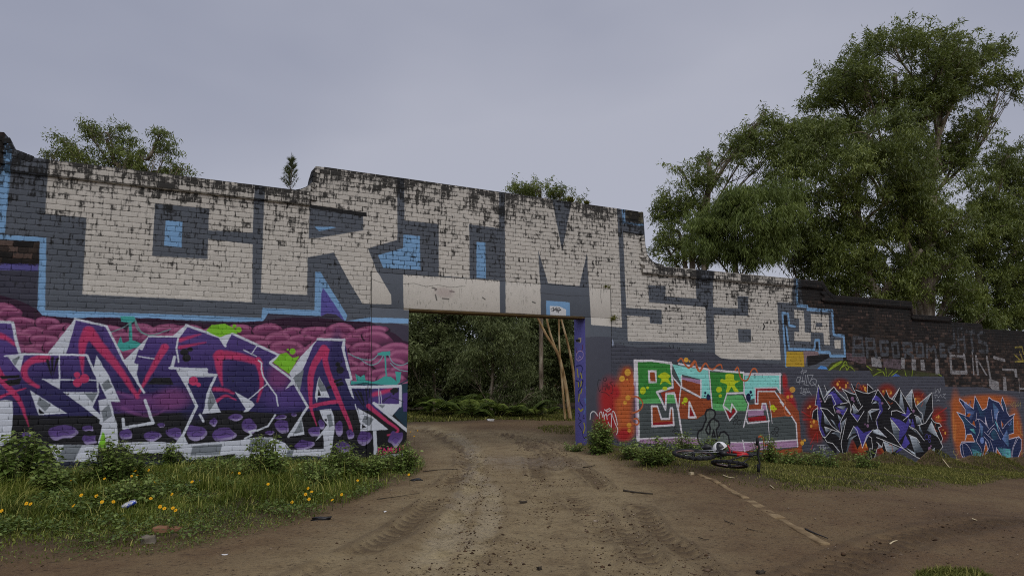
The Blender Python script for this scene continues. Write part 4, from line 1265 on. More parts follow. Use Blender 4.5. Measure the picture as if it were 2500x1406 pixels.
# ---- rowlock bricks round the curved steps
def rowlock(px_pts, n=0.03):
    P = np.array([W(u, v) for u, v in px_pts])
    P = catmull(P, False, 10)
    L = np.concatenate([[0], np.cumsum(np.linalg.norm(np.diff(P, axis=0), axis=1))])
    for q in np.arange(0.04, L[-1] - 0.02, 0.088):
        s, z = np.interp(q, L, P[:, 0]), np.interp(q, L, P[:, 1])
        s2, z2 = np.interp(q + 0.02, L, P[:, 0]), np.interp(q + 0.02, L, P[:, 1])
        a = math.atan2(z2 - z, s2 - s)
        V = brick_np(-0.039, 0.039, -0.105, 0.006, 0.0)
        V[:4, 1] = -0.30
        c, sn = math.cos(a), math.sin(a)
        S, Z = V[:, 0] * c - V[:, 2] * sn, V[:, 0] * sn + V[:, 2] * c
        Q = np.stack([D2[0] * (S + s) + N2[0] * (V[:, 1] + n), D2[1] * (S + s) + N2[1] * (V[:, 1] + n), Z + z], 1)
        me = mesh_np('coping_brick', Q, np.vstack([BF, [[3, 2, 1, 0]]]), {'edge': BE, 'rnd': np.full(16, rb.random())})
        add('coping_brick', me, M_paint, wall)


rowlock([(24, 338), (35, 364), (54, 373), (82, 384)], 0.04)
rowlock([(722, 464.5), (743, 459), (760, 447), (764.5, 428), (769, 410)], 0.012)
rowlock([(1570, 580), (1573.6, 604), (1579, 624), (1594, 641), (1618, 649)], 0.045)
rowlock([(2006, 688), (2012, 697), (2020, 710), (2036, 723)], 0.045)


# ---- rendered gateway surround
def wall_box(name, s0, s1, z0, z1, n0, n1, mat, mats=None):
    m = MB()
    V = [wpt(a, n, z) for z in (z0, z1) for n in (n0, n1) for a in (s0, s1)]
    m.put(V, np.array([[0, 1, 3, 2], [4, 6, 7, 5], [2, 3, 7, 6], [0, 4, 5, 1], [0, 2, 6, 4], [1, 5, 7, 3]]))
    o = m.build(name, mat, wall)
    bv = o.modifiers.new('bevel', 'BEVEL'); bv.width = 0.007; bv.segments = 2
    return o


wall_box('lintel', SP0, SP1, ZLB, ZLT - 0.002, -TH, 0.005, M_render)
wall_box('pier', SP0, SJ0, gz(0), ZLB - 0.002, -TH, 0.003, M_render)
pier = wall_box('pier', SJ1, SP1, gz(4.3), ZLB - 0.002, -0.42, 0.003, M_render)
pier.data.materials.append(M_reveal)
pier.data.polygons[4].material_index = 1
wall_box('soffit_board', SJ0 + 0.004, SJ1 - 0.004, ZLB - 0.036, ZLB - 0.004, -TH + 0.01, 0.010, M_timber)

# ================================================================== the ground
def world_path(pts):
    return np.array([G(u, v)[:2] for u, v in pts])


TRACKS = [  # photo points of the wheel tracks, half width, depth, damp and pale?
    (world_path([(1020, 1046), (1080, 1070), (1130, 1100), (1140, 1140), (1105, 1173), (1079, 1202), (1060, 1230), (1028, 1256), (996, 1278), (958, 1304), (900, 1342), (720, 1425)]), 0.15, 0.034, 0),
    (world_path([(1030, 1040), (1100, 1060), (1150, 1090), (1160, 1125), (1148, 1176), (1134, 1218), (1111, 1266), (1092, 1310), (1060, 1358), (1010, 1425)]), 0.19, 0.030, 1),
    (world_path([(1150, 1140), (1200, 1200), (1200, 1259), (1175, 1304), (1153, 1349), (1110, 1425)]), 0.14, 0.022, 1),
    (world_path([(1160, 1058), (1240, 1066), (1290, 1090), (1310, 1150), (1330, 1230), (1310, 1270), (1284, 1317), (1233, 1355), (1190, 1425)]), 0.14, 0.026, 0),
    (world_path([(1220, 1056), (1300, 1080), (1345, 1118), (1374, 1175), (1412, 1234), (1450, 1262), (1476, 1304), (1492, 1352), (1500, 1425)]), 0.15, 0.030, 0),
    (world_path([(1280, 1062), (1340, 1084), (1400, 1130), (1460, 1180), (1508, 1234), (1534, 1304), (1566, 1352), (1630, 1425)]), 0.14, 0.028, 0),
    (world_path([(1560, 1240), (1600, 1300), (1680, 1350), (1760, 1425)]), 0.13, 0.020, 0),
    (world_path([(1950, 1420), (2080, 1370), (2200, 1320), (2330, 1290), (2520, 1270)]), 0.20, 0.022, 0),
]


def path_dist(x, y, P):
    d = np.full(x.shape, 1e9); along = np.zeros(x.shape); side = np.zeros(x.shape); L = 0
    for a, b in zip(P[:-1], P[1:]):
        e = b - a; l = np.hypot(*e)
        t = np.clip(((x - a[0]) * e[0] + (y - a[1]) * e[1]) / (l * l), 0, 1)
        px, py = x - a[0] - t * e[0], y - a[1] - t * e[1]
        q = np.hypot(px, py)
        m = q < d
        d = np.where(m, q, d); along = np.where(m, L + t * l, along); side = np.where(m, (e[0] * py - e[1] * px) / l, side)
        L += l
    return d, along, side


def axis(lo, hi, d, far_lo, far_hi, g=1.16):
    c = list(np.arange(lo, hi, d))
    st = d
    while c[-1] < far_hi:
        st *= g; c.append(c[-1] + st)
    st = d
    while c[0] > far_lo:
        st *= g; c.insert(0, c[0] - st)
    return np.array(c)


def inpoly(x, y, P):
    r = np.zeros(x.shape, bool)
    for (x0, y0), (x1, y1) in zip(P, np.roll(P, -1, 0)):
        c = ((y0 > y) != (y1 > y)) & (x < (x1 - x0) * (y - y0) / (y1 - y0 + 1e-12) + x0)
        r ^= c
    return r


VERGE_L = world_path([(-700, 1385), (0, 1378), (200, 1362), (420, 1345), (560, 1318), (700, 1288), (830, 1240), (930, 1196), (1000, 1170), (1040, 1140), (1022, 1085)])
VERGE_L = np.vstack([VERGE_L, [wpt(0.25, -0.3, 0)[:2]], [wpt(-11, -0.3, 0)[:2]]])
VERGE_R = world_path([(1345, 1062), (1365, 1085), (1420, 1105), (1500, 1130), (1570, 1150), (1660, 1160), (1712, 1158), (1745, 1176), (1820, 1186), (1900, 1196), (1985, 1202), (2080, 1200), (2200, 1196), (2300, 1190), (2420, 1186), (2440, 1172), (2560, 1168)])
VERGE_R = np.vstack([VERGE_R, [wpt(26, -0.3, 0)[:2]], [wpt(3.7, -0.3, 0)[:2]]])


def edge_dist(x, y, P):
    return path_dist(x, y, np.vstack([P, P[:1]]))[0]


def ground_h(x, y, full=True):
    h = hbase(x, y) + 0.10 * (fbm(x * 0.35, y * 0.35, 3) - 0.5)
    h = h + 0.035 * (fbm(x * 1.7 + 9, y * 1.7, 3) - 0.5)
    return h


xa = axis(-6.0, 7.5, 0.037, -900, 900)
ya = axis(4.4, 13.5, 0.037, -900, 900)
gx, gy = np.meshgrid(xa, ya)
gx, gy = gx.ravel(), gy.ravel()
gzv = ground_h(gx, gy)
near = (gx > -9) & (gx < 16) & (gy > 2) & (gy < 30)
mud = np.zeros(len(gx)); wet = np.zeros(len(gx)); churn_shade = np.zeros(len(gx))
X, Y = gx[near], gy[near]
dz = np.zeros(len(X)); m_ = np.zeros(len(X)); w_ = np.zeros(len(X)); c_ = np.zeros(len(X))
for i, (P, hw, dp, pl) in enumerate(TRACKS):
    d, al, sd = path_dist(X, Y, P)
    brk = np.clip((fbm(X * 0.9 + i * 7, Y * 0.9, 3) - 0.27) * 4, 0.15, 1)
    f = np.exp(-(d / hw) ** 4) * brk
    lip = np.exp(-((d - hw * 1.35) / (hw * 0.45)) ** 2) * brk
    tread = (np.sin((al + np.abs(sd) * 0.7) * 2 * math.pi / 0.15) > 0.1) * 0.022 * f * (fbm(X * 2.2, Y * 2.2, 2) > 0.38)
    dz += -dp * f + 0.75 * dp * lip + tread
    c_ = np.maximum(c_, np.maximum(f * (0.05 if pl else 0.5) + (0.2 if pl else 0.5) * np.clip(tread / 0.018, 0, 1), lip * (0.35 if pl else 0.65)))  # churned damp mud, plus tread and rut shading put into the colour
    if pl: w_ = np.maximum(w_, f)
cl = fbm(X * 4.5, Y * 4.5, 4)
dz += (0.012 + 0.03 * c_) * np.clip(cl - 0.5, 0, 1) * 2 - 0.012 * np.clip(fbm(X * 11 + 3, Y * 11, 3) - 0.5, 0, 1) * 2
gzv[near] += dz
churn_shade[near], wet[near] = c_, w_
# puddled, damp hollow in front of the gateway
pd = G(1290, 1130)
pud = np.exp(-(((gx - pd[0]) / 1.3) ** 2 + ((gy - pd[1]) / 0.9) ** 2))
wet = np.maximum(wet, pud * 0.9)
verge = np.zeros(len(gx))
pale = np.zeros(len(gx)); pp = np.zeros(len(X))
for i, (P, hw, dp, pl) in enumerate(TRACKS[:6]):
    d_ = path_dist(X, Y, P)[0]
    pp = np.maximum(pp, 0.55 * np.exp(-(d_ / 0.8) ** 2))
    if pl: pp = np.maximum(pp, np.exp(-(d_ / (hw * 1.1)) ** 4) * (0.6 + 0.6 * fbm(X * 1.1 + i, Y * 1.1, 3)))
pp = np.clip(pp, 0, 1)
pale[near] = pp
for VP2 in (VERGE_L, VERGE_R):
    ins = inpoly(gx, gy, VP2)
    ed = edge_dist(gx, gy, VP2)
    verge = np.maximum(verge, np.where(ins, np.clip(ed / 0.8 + 0.1, 0, 1), np.clip(0.1 - ed / 0.5, 0, 1)))
    gzv += np.where(ins, np.clip(ed / 0.6, 0, 1) * 0.05, 0)
sg_ = (gx - O2[0]) * D2[0] + (gy - O2[1]) * D2[1]
ng_ = (gx - O2[0]) * N2[0] + (gy - O2[1]) * N2[1]
leaf_litter = np.clip((-ng_ - 7.0) / 1.5, 0, 1)
verge = np.maximum(verge, leaf_litter)
nx_, ny_ = len(xa), len(ya)
ii = (np.arange(ny_ - 1)[:, None] * nx_ + np.arange(nx_ - 1)[None, :]).ravel()
GF = np.stack([ii, ii + 1, ii + nx_ + 1, ii + nx_], 1)
t = NT('dirt')
P = t.pos()
n1, n2, n3, n4 = t.noise(P, 0.45, 4), t.noise(P, 3.0, 5, 0.6), t.noise(P, 24, 5, 0.7), t.noise(P, 110, 2)
base = t.ramp(t.math('MULTIPLY_ADD', n2, 0.45, t.math('MULTIPLY', n1, 0.55)), [(0.32, alb((66, 50, 34))), (0.48, alb((79, 62, 42))), (0.62, alb((91, 75, 52)))])
base = t.mix(t.math('MULTIPLY', t.attr('pale'), 0.95), base, t.ramp(n2, [(0.35, alb((106, 94, 68))), (0.6, alb((134, 121, 92)))]))
grain = t.ramp(n3, [(0.34, (0.30, 0.27, 0.24)), (0.415, (0.95, 0.95, 0.95)), (0.62, (1.12, 1.12, 1.1)), (0.80, (1.4, 1.4, 1.4))])
col = t.mix(1.0, base, grain, 'MULTIPLY')
spk = t.ramp(n4, [(0.64, (0, 0, 0)), (0.70, (1, 1, 1))])
col = t.mix(t.math('MULTIPLY', spk, 0.30), col, alb((140, 130, 118)))
vg, wt, ch = t.attr('verge'), t.attr('wet'), t.attr('churn_shade')
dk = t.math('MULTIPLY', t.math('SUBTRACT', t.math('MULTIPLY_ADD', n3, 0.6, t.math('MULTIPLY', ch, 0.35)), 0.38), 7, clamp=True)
col = t.mix(t.math('MULTIPLY', dk, t.math('MULTIPLY', ch, 0.75)), col, alb((58, 45, 31)))  # darker mud colour that also paints in shade along treads and lips
soil = t.mix(n2, alb((40, 33, 22)), alb((66, 54, 38)))
vm = t.math('MULTIPLY_ADD', t.math('SUBTRACT', n2, 0.5), 1.2, vg, clamp=True)
col = t.mix(vm, col, soil)
wm = t.math('MULTIPLY', t.math('MULTIPLY_ADD', t.math('SUBTRACT', n2, 0.5), 4.5, wt, clamp=True), wt, clamp=True)
col = t.mix(t.math('MULTIPLY', wm, 0.25), col, alb((112, 102, 92)))
rough = t.math('MULTIPLY_ADD', wm, -0.62, 0.92, clamp=True)
bmp = t.math('ADD', t.math('MULTIPLY', n3, 1.0), t.math('MULTIPLY', n4, 0.35))
M_dirt = t.done(col, rough, 0.4, bmp, 0.9, 0.03)
gm = mesh_np('ground', np.stack([gx, gy, gzv], 1), GF, {'verge': verge, 'wet': wet, 'churn_shade': churn_shade, 'pale': pale}, smooth=True)
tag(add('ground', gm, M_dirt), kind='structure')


def gh(x, y):
    """height of the built ground (bilinear on its grid)"""
    x, y = np.asarray(x, float), np.asarray(y, float)
    i = np.clip(np.searchsorted(xa, x) - 1, 0, nx_ - 2); j = np.clip(np.searchsorted(ya, y) - 1, 0, ny_ - 2)
    fx, fy = (x - xa[i]) / (xa[i + 1] - xa[i]), (y - ya[j]) / (ya[j + 1] - ya[j])
    Z = gzv.reshape(ny_, nx_)
    return (Z[j, i] * (1 - fx) + Z[j, i + 1] * fx) * (1 - fy) + (Z[j + 1, i] * (1 - fx) + Z[j + 1, i + 1] * fx) * fy


def GH(u, v, h=0.0):
    """photo point -> point h above the built ground"""
    r = ray(u, v); p = G(u, v)
    z = p[2]
    for _ in range(30):
        tt = (z - CAM[2]) / r[2]; p = CAM + r * tt
        z = 0.5 * z + 0.5 * (float(gh(p[0], p[1])) + h)
    return np.array([p[0], p[1], float(gh(p[0], p[1]))])


# loose clods and grit thrown up by wheels
rc = np.random.default_rng(11)
oct_v = np.array([[1, 0, 0], [-1, 0, 0], [0, 1, 0], [0, -1, 0], [0, 0, 1], [0, 0, -0.5]], float)
oct_f = np.array([[0, 2, 4], [2, 1, 4], [1, 3, 4], [3, 0, 4], [2, 0, 5], [1, 2, 5], [3, 1, 5], [0, 3, 5]])
pts = []
for P, hw, dp, pl in TRACKS:
    seg = np.linalg.norm(np.diff(P, axis=0), axis=1); L = np.concatenate([[0], np.cumsum(seg)])
    q = rc.uniform(0, L[-1], int(L[-1] * 120))
    c = np.stack([np.interp(q, L, P[:, 0]), np.interp(q, L, P[:, 1])], 1) + np.sign(rc.normal(size=(len(q), 1))) * 0.7 * hw * np.stack([-np.interp(q, L[:-1], np.diff(P, axis=0)[:, 1] / seg), np.interp(q, L[:-1], np.diff(P, axis=0)[:, 0] / seg)], 1) + rc.normal(0, hw * 0.45, (len(q), 2))
    keep = fbm(c[:, 0] * 1.3, c[:, 1] * 1.3, 3) > 0.47
    pts.append(c[keep])
bx = rc.uniform([-6, 4.2], [9, 14], (5000, 2))
pts.append(bx[fbm(bx[:, 0] * 0.8 + 4, bx[:, 1] * 0.8, 3) > 0.5])
pts = np.concatenate(pts)
pts = pts[~inpoly(pts[:, 0], pts[:, 1], VERGE_L) & ~inpoly(pts[:, 0], pts[:, 1], VERGE_R)]
sz = np.exp(rc.normal(-5.2, 0.5, len(pts)))
V = oct_v[None] * rc.uniform(0.6, 1.4, (len(pts), 6, 1)) * sz[:, None, None] * np.array([1.3, 1.0, 0.6])
an = rc.uniform(0, 6.28, len(pts)); ca, sa = np.cos(an)[:, None], np.sin(an)[:, None]
V = np.stack([V[..., 0] * ca - V[..., 1] * sa, V[..., 0] * sa + V[..., 1] * ca, V[..., 2]], -1)
V += np.stack([pts[:, 0], pts[:, 1], gh(pts[:, 0], pts[:, 1]) + 0.002], 1)[:, None]
F = (oct_f[None] + (np.arange(len(pts)) * 6)[:, None, None]).reshape(-1, 3)
t = NT('mud_clods')
M_clod = t.done(t.ramp(t.attr('tint'), [(0, alb((34, 24, 16))), (0.75, alb((66, 50, 36))), (1, alb((120, 108, 94)))]), 0.95, 0.2)
o = add('clods', mesh_np('clods', V.reshape(-1, 3), F, {'tint': np.repeat(rc.random(len(pts)), 6)}), M_clod)
tag(o, 'loose dark mud clods strewn over the dirt track', 'mud', kind='stuff')

# ================================================================== plants
rv_ = np.random.default_rng(33)


def leaf_batch(C, Dr, Nr, L, Wd, fold=0.25, tint=None, shape=0.42):
    """folded leaves: C base points, Dr directions, Nr normals, L lengths, Wd widths -> V, F, tint"""
    n = len(C)
    Dr = Dr / (np.linalg.norm(Dr, axis=1)[:, None] + 1e-9)
    S = np.cross(Dr, Nr); S /= np.linalg.norm(S, axis=1)[:, None] + 1e-9
    U = np.cross(S, Dr)
    L, Wd = L[:, None], Wd[:, None]
    mid = C + Dr * L * shape
    tip = C + Dr * L - U * L * 0.12
    lf = mid + S * Wd + U * Wd * fold
    rt = mid - S * Wd + U * Wd * fold
    V = np.stack([C, rt, tip, lf], 1).reshape(-1, 3)
    k = np.arange(n)[:, None] * 4
    F = np.concatenate([k + [0, 1, 2], k + [0, 2, 3]], 0)
    return V, F, np.repeat(tint, 4)


def rdir(n, r):
    v = r.normal(size=(n, 3))
    return v / np.linalg.norm(v, axis=1)[:, None]


def euc_crown(blobs, r, dens=60, per=13, leaf=0.13, lw=0.017, droop=0.75, spread=0.28, inner=0.35):
    """hanging leaf sprays through a set of ellipsoids (centre, radii)"""
    Cs, tints, twigs = [], [], []
    per = int(per * 1.7)
    for c, rad in blobs:
        nt = max(8, int(dens * 0.85 * 4 * rad[0] * rad[2]))
        ncl = max(5, int(5 + 5.0 * rad[0] * rad[2]))
        cd = rdir(ncl, r); cd[:, 1] -= 0.35 * np.abs(cd[:, 1])
        cc_ = cd * rad * r.uniform(0.45, 0.88, (ncl, 1))
        cr_ = r.uniform(0.26, 0.46, ncl) * min(rad[0], rad[2]) + 0.10
        ci = r.integers(0, ncl, nt)
        dl = rdir(nt, r); dl[:, 2] = np.where(dl[:, 2] < -0.3, dl[:, 2] * 0.5, dl[:, 2])
        q = r.random(nt) ** 0.45
        T = c + cc_[ci] + dl * (cr_[ci] * q)[:, None] * np.array([1.1, 1.1, 0.8])
        d = dl
        ctint = r.random(ncl)
        twigs.append((c, T))
        ax = np.repeat(d * 0.5 + rdir(nt, r) * 0.6 + np.array([0, 0, -0.35 * droop]), per, 0)
        al = r.random((nt * per, 1))
        ball = rdir(nt * per, r) * r.random((nt * per, 1)) ** 0.5 * spread * 0.62
        Cs.append(np.repeat(T, per, 0) + ax * al * spread * 1.5 + ball * (0.5 + 0.6 * al))
        h = np.repeat(0.6 * ctint[ci] + 0.4 * r.random(nt), per)
        tints.append(np.clip(0.42 * h + 0.30 * r.random(nt * per) + 0.14, 0, 1))
    C = np.concatenate(Cs); tn = np.concatenate(tints)
    n = len(C)
    D = rdir(n, r) * (1 - droop * 0.45) + np.array([0, 0, -1.0]) * droop * 0.8
    V, F, tt = leaf_batch(C, D, rdir(n, r), leaf * np.exp(r.normal(0, 0.25, n)), lw * np.exp(r.normal(0, 0.2, n)), 0.2, tn, 0.35)
    return V, F, tt, twigs


def limb(mb, a, b, r0, r1, r, bend=0.12, n=7, k=6):
    a, b = np.asarray(a, float), np.asarray(b, float)
    t = np.linspace(0, 1, n)[:, None]
    L = np.linalg.norm(b - a)
    P = a + (b - a) * t
    off = r.normal(0, bend * L, 3)
    P = P + np.sin(t * math.pi) * off * 0.5 + np.sin(t * 2 * math.pi) * r.normal(0, bend * L, 3) * 0.25
    mb.tube(P, r0 + (r1 - r0) * t[:, 0], k)
    return P


def pxblob(u, v, ru, rv2, depth, dr=None):
    k = FPX / depth
    c = at(u, v, depth)
    if dr is None: dr = (ru + rv2) / 2 / k
    else: dr = dr
    return c + np.array([0, r_jit.normal(0, dr * 0.3), 0]), np.array([ru / k, dr, rv2 / k])


r_jit = np.random.default_rng(77)
M_gum = leaf_mat('gum_leaves', alb((38, 46, 20)), alb((84, 94, 42)), alb((138, 146, 76)), 0.32, 0.38, 0.5)
M_gum_l = leaf_mat('gum_leaves_young', alb((50, 60, 28)), alb((86, 98, 46)), alb((128, 138, 74)), 0.38, 0.45, 0.4)
M_gum_d = leaf_mat('forest_leaves', alb((46, 52, 32)), alb((84, 92, 56)), alb((126, 134, 92)), 0.36, 0.5, 0.35)
M_fern = leaf_mat('fern_leaves', alb((40, 50, 22)), alb((86, 100, 46)), alb((142, 152, 80)), 0.3, 0.5, 0.3)
M_bush = leaf_mat('shrub_leaves', alb((40, 52, 22)), alb((80, 96, 44)), alb((122, 134, 74)), 0.28, 0.45, 0.4)
M_grass = leaf_mat('grass_blades', alb((42, 49, 17)), alb((79, 90, 29)), alb((128, 126, 66)), 0.3, 0.55, 0.25)
M_grass_r = leaf_mat('mown_grass', alb((46, 48, 20)), alb((78, 82, 34)), alb((118, 114, 62)), 0.3, 0.6, 0.2)


def bark_mat(name, a, b, c):
    t = NT(name)
    P = t.pos()
    n = t.noise(t.scale(P, (7, 7, 1.3)), 1.0, 5, 0.6)
    n2 = t.noise(P, 30, 3)
    return t.done(t.ramp(n, [(0.33, a), (0.5, b), (0.66, c)]), 0.85, 0.2, n2, 0.4, 0.01)


M_bark = bark_mat('gum_bark', alb((56, 46, 38)), alb((104, 94, 82)), alb((138, 130, 116)))
M_bark_o = bark_mat('peeling_bark', alb((72, 54, 34)), alb((122, 100, 68)), alb((152, 138, 110)))
M_stem = simple_mat('green_stem', alb((58, 60, 30)), 0.7)


def tree(label, base_px, depth, trunk, blobs, mat, seed, bark=None, r0=0.16, dens=60, per=13, leaf=0.13, lw=0.017, droop=0.75, spread=0.28, twig=14, name='gum_tree'):
    """trunk: list of stems, each a list of photo points going up; blobs: (u, v, ru, rv)"""
    r = np.random.default_rng(seed)
    bp = at(base_px, HORIZON, depth)
    base = np.array([bp[0], bp[1], float(gh(bp[0], bp[1]))])
    root = empty(name, base, label, 'tree')
    B = [pxblob(*b[:4], depth + (b[4] if len(b) > 4 else 0)) for b in blobs]
    mb = MB()
    tips = []
    for st in trunk:
        P = np.array([base - [0, 0, 0.2]] + [at(u, v, depth) for u, v in st])
        P = catmull(P, False, 5)
        rr_ = np.linspace(r0, r0 * 0.4, len(P))
        mb.tube(P, rr_, 8)
        tips.append(P)
    allp = np.concatenate(tips)
    V, F, tt, twigs = euc_crown(B, r, dens, per, leaf, lw, droop, spread)
    for c, T in twigs:
        cand = allp[allp[:, 2] < c[2] + 0.3]
        if len(cand) == 0: cand = allp
        hz = np.linalg.norm((cand - c)[:, :2], axis=1)
        j = np.argmin(np.abs(cand[:, 2] - (c[2] - 0.5 - 1.3 * hz)) + 0.25 * hz)
        Lm = limb(mb, cand[j], c, r0 * 0.34, r0 * 0.16, r)
        for q in T[r.choice(len(T), min(twig, len(T)), replace=False)]:
            s = Lm[r.integers(3, 7)]
            limb(mb, s, q, r0 * 0.11, 0.006, r, 0.1, 5, 4)
    mb.build('trunk', bark or M_bark, root, smooth=True)
    me = mesh_np('crown', V - base, F, {'tint': tt})
    add('crown', me, mat, root)
    return root


tree('tall gum tree with open rounded crown, highest of the trees on the right', 2240, 27.5, [[(2225, 640), (2200, 480), (2190, 330), (2185, 180)], [(2245, 640), (2270, 480), (2290, 340), (2300, 220)]],
     [(2190, 110, 100, 74), (2260, 140, 92, 72), (2105, 150, 86, 66), (2035, 205, 86, 72), (2005, 285, 62, 70), (2060, 260, 80, 70), (2000, 350, 60, 60), (2340, 340, 80, 70), (2250, 220, 90, 70), (2140, 230, 85, 60), (2330, 160, 72, 66), (2405, 155, 76, 68), (2330, 235, 95, 60), (2450, 215, 50, 62), (2240, 290, 85, 62), (2080, 320, 62, 52), (2380, 310, 75, 52), (2170, 370, 85, 60), (2300, 400, 82, 60)],
     M_gum, 1, r0=0.20, dens=33, per=13, leaf=0.15, lw=0.021, droop=0.5, spread=0.26, twig=22)
tree('dense bushy gum with forked pale trunk showing above the wall', 2148, 23.5, [[(2142, 740), (2128, 690), (2108, 610), (2095, 520), (2100, 420)], [(2160, 735), (2200, 670), (2250, 610)]],
     [(2000, 350, 90, 75), (2090, 350, 100, 80), (2170, 420, 90, 80), (1935, 430, 80, 85), (2030, 450, 120, 80), (1960, 540, 95, 80), (2090, 540, 110, 80), (2190, 520, 80, 80), (2030, 620, 120, 60), (1930, 630, 85, 50), (2170, 640, 90, 60), (2080, 690, 90, 40), (2000, 690, 70, 30), (2150, 705, 80, 34)],
     M_gum, 2, r0=0.17, dens=72, per=13, droop=0.85)
tree('yellow-green drooping young gum left of the dense bushy gum', 1800, 20.5, [[(1795, 640), (1790, 560), (1800, 470)]],
     [(1745, 520, 62, 78), (1815, 470, 75, 70), (1880, 500, 62, 85), (1790, 560, 95, 70), (1725, 590, 48, 48), (1880, 600, 70, 50), (1810, 620, 70, 40)],
     M_gum_l, 3, r0=0.10, dens=95, per=14, leaf=0.15, lw=0.013, droop=1.0, spread=0.24)
tree('olive gum with twiggy sparse top nearest the raised gateway parapet', 1690, 24.5, [[(1690, 640), (1700, 540), (1760, 420), (1850, 300)], [(1670, 620), (1640, 560)], [(1730, 460), (1722, 390)]],
     [(1625, 560, 45, 55), (1660, 490, 55, 55), (1630, 610, 55, 34), (1720, 430, 48, 45), (1790, 380, 60, 48), (1850, 345, 62, 50), (1920, 310, 50, 48), (1700, 540, 60, 50), (1860, 290, 18, 18), (1725, 385, 16, 18), (1655, 405, 20, 12), (1690, 620, 60, 30), (1960, 330, 45, 60)],
     M_gum, 4, r0=0.12, dens=62, per=13, droop=0.7)
tree('dark full gum filling the right edge above the wall', 2420, 26.0, [[(2400, 760), (2390, 640), (2420, 520), (2460, 380)], [(2440, 700), (2490, 600)]],
     [(2470, 380, 55, 70), (2500, 480, 60, 90), (2400, 470, 70, 70), (2440, 560, 80, 80), (2360, 560, 75, 70), (2480, 660, 70, 80), (2390, 660, 85, 70), (2440, 740, 70, 50), (2530, 560, 60, 120), (2350, 730, 60, 44), (2480, 790, 80, 40), (2420, 800, 70, 30), (2530, 720, 60, 90)],
     M_gum, 5, r0=0.18, dens=64, per=13, droop=0.85)
tree('gum with thick grey trunk rising behind the sooty brick section', 2258, 24.0, [[(2256, 770), (2252, 700), (2262, 600), (2280, 480)], [(2268, 720), (2320, 640)]],
     [(2270, 470, 75, 62), (2310, 540, 75, 62), (2240, 560, 75, 62), (2290, 630, 85, 60), (2220, 650, 62, 50), (2330, 690, 75, 50), (2200, 715, 60, 30), (2310, 750, 60, 34), (2390, 775, 50, 26), (2350, 780, 60, 24), (2300, 790, 60, 20)],
     M_gum, 6, r0=0.30, dens=66, per=13, droop=0.85)
tree('small feathery gum top showing above the left stretch of wall', 290, 19.0, [[(290, 460), (280, 400), (260, 340)], [(300, 440), (360, 390), (385, 340)]],
     [(165, 350, 42, 30), (215, 325, 30, 32), (265, 325, 48, 32), (310, 360, 40, 30), (200, 385, 62, 28), (285, 395, 70, 26), (350, 385, 40, 28), (390, 330, 26, 22), (405, 365, 40, 22), (365, 415, 62, 20), (440, 415, 44, 20), (130, 385, 26, 16)],
     M_gum, 7, r0=0.09, dens=85, per=12, leaf=0.105, lw=0.013, droop=0.7, spread=0.22)
tree('low round tree top peeping over the middle of the parapet', 1320, 25.0, [[(1320, 520), (1310, 470)]],
     [(1270, 462, 38, 22), (1320, 460, 46, 24), (1365, 478, 40, 22), (1405, 495, 28, 10), (1330, 500, 80, 22)],
     M_gum, 8, r0=0.09, dens=95, per=12, leaf=0.11, lw=0.015, droop=0.5, spread=0.22)

# bush seen through the gateway
tree('dark leafy tree behind the left half of the gateway', 1060, 27.0, [[(1060, 930), (1050, 820), (1060, 700)]],
     [(1010, 800, 62, 60), (1070, 780, 70, 62), (1000, 880, 62, 62), (1080, 870, 70, 62), (1040, 950, 72, 40), (950, 830, 62, 90), (1020, 700, 90, 50), (1130, 720, 70, 50), (960, 930, 50, 60)], M_gum_d, 11, r0=0.08, dens=62, per=12, leaf=0.14, lw=0.026, droop=0.3)
tree('slender gum with thin pale trunk in the middle of the gateway', 1198, 25.0, [[(1200, 960), (1203, 900), (1200, 820), (1190, 700)]],
     [(1180, 850, 62, 50), (1240, 820, 62, 55), (1200, 760, 75, 50), (1150, 900, 42, 40), (1250, 900, 50, 45), (1290, 960, 46, 28), (1230, 950, 46, 30)], M_gum_d, 12, r0=0.075, dens=60, per=12, droop=0.9)
tree('dark leafy tree behind the right half of the gateway', 1330, 29.0, [[(1330, 930), (1320, 820), (1330, 700)]],
     [(1290, 800, 72, 62), (1350, 800, 72, 70), (1330, 880, 80, 62), (1400, 860, 62, 90), (1290, 730, 80, 50), (1400, 740, 80, 60), (1360, 950, 72, 40), (1470, 830, 70, 100)], M_gum_d, 13, bark=M_bark_o, r0=0.07, dens=58, per=12, leaf=0.14, lw=0.024, droop=0.5)
tree('shadowy far tree filling the back of the gateway view', 1180, 36.0, [[(1180, 930), (1180, 800), (1180, 650)]],
     [(1000, 880, 110, 90), (1120, 860, 110, 100), (1230, 860, 110, 100), (1350, 870, 110, 100), (1450, 880, 90, 100), (900, 880, 90, 100), (1080, 960, 120, 40), (1300, 965, 120, 36), (1180, 740, 130, 60), (1020, 740, 110, 60), (1340, 740, 110, 60), (780, 870, 120, 110), (650, 880, 110, 110), (520, 890, 110, 100), (1570, 880, 100, 110), (880, 770, 90, 60), (700, 780, 110, 60)], M_gum_d, 14, r0=0.2, dens=34, per=12, leaf=0.2, lw=0.04, droop=0.4, spread=0.4)

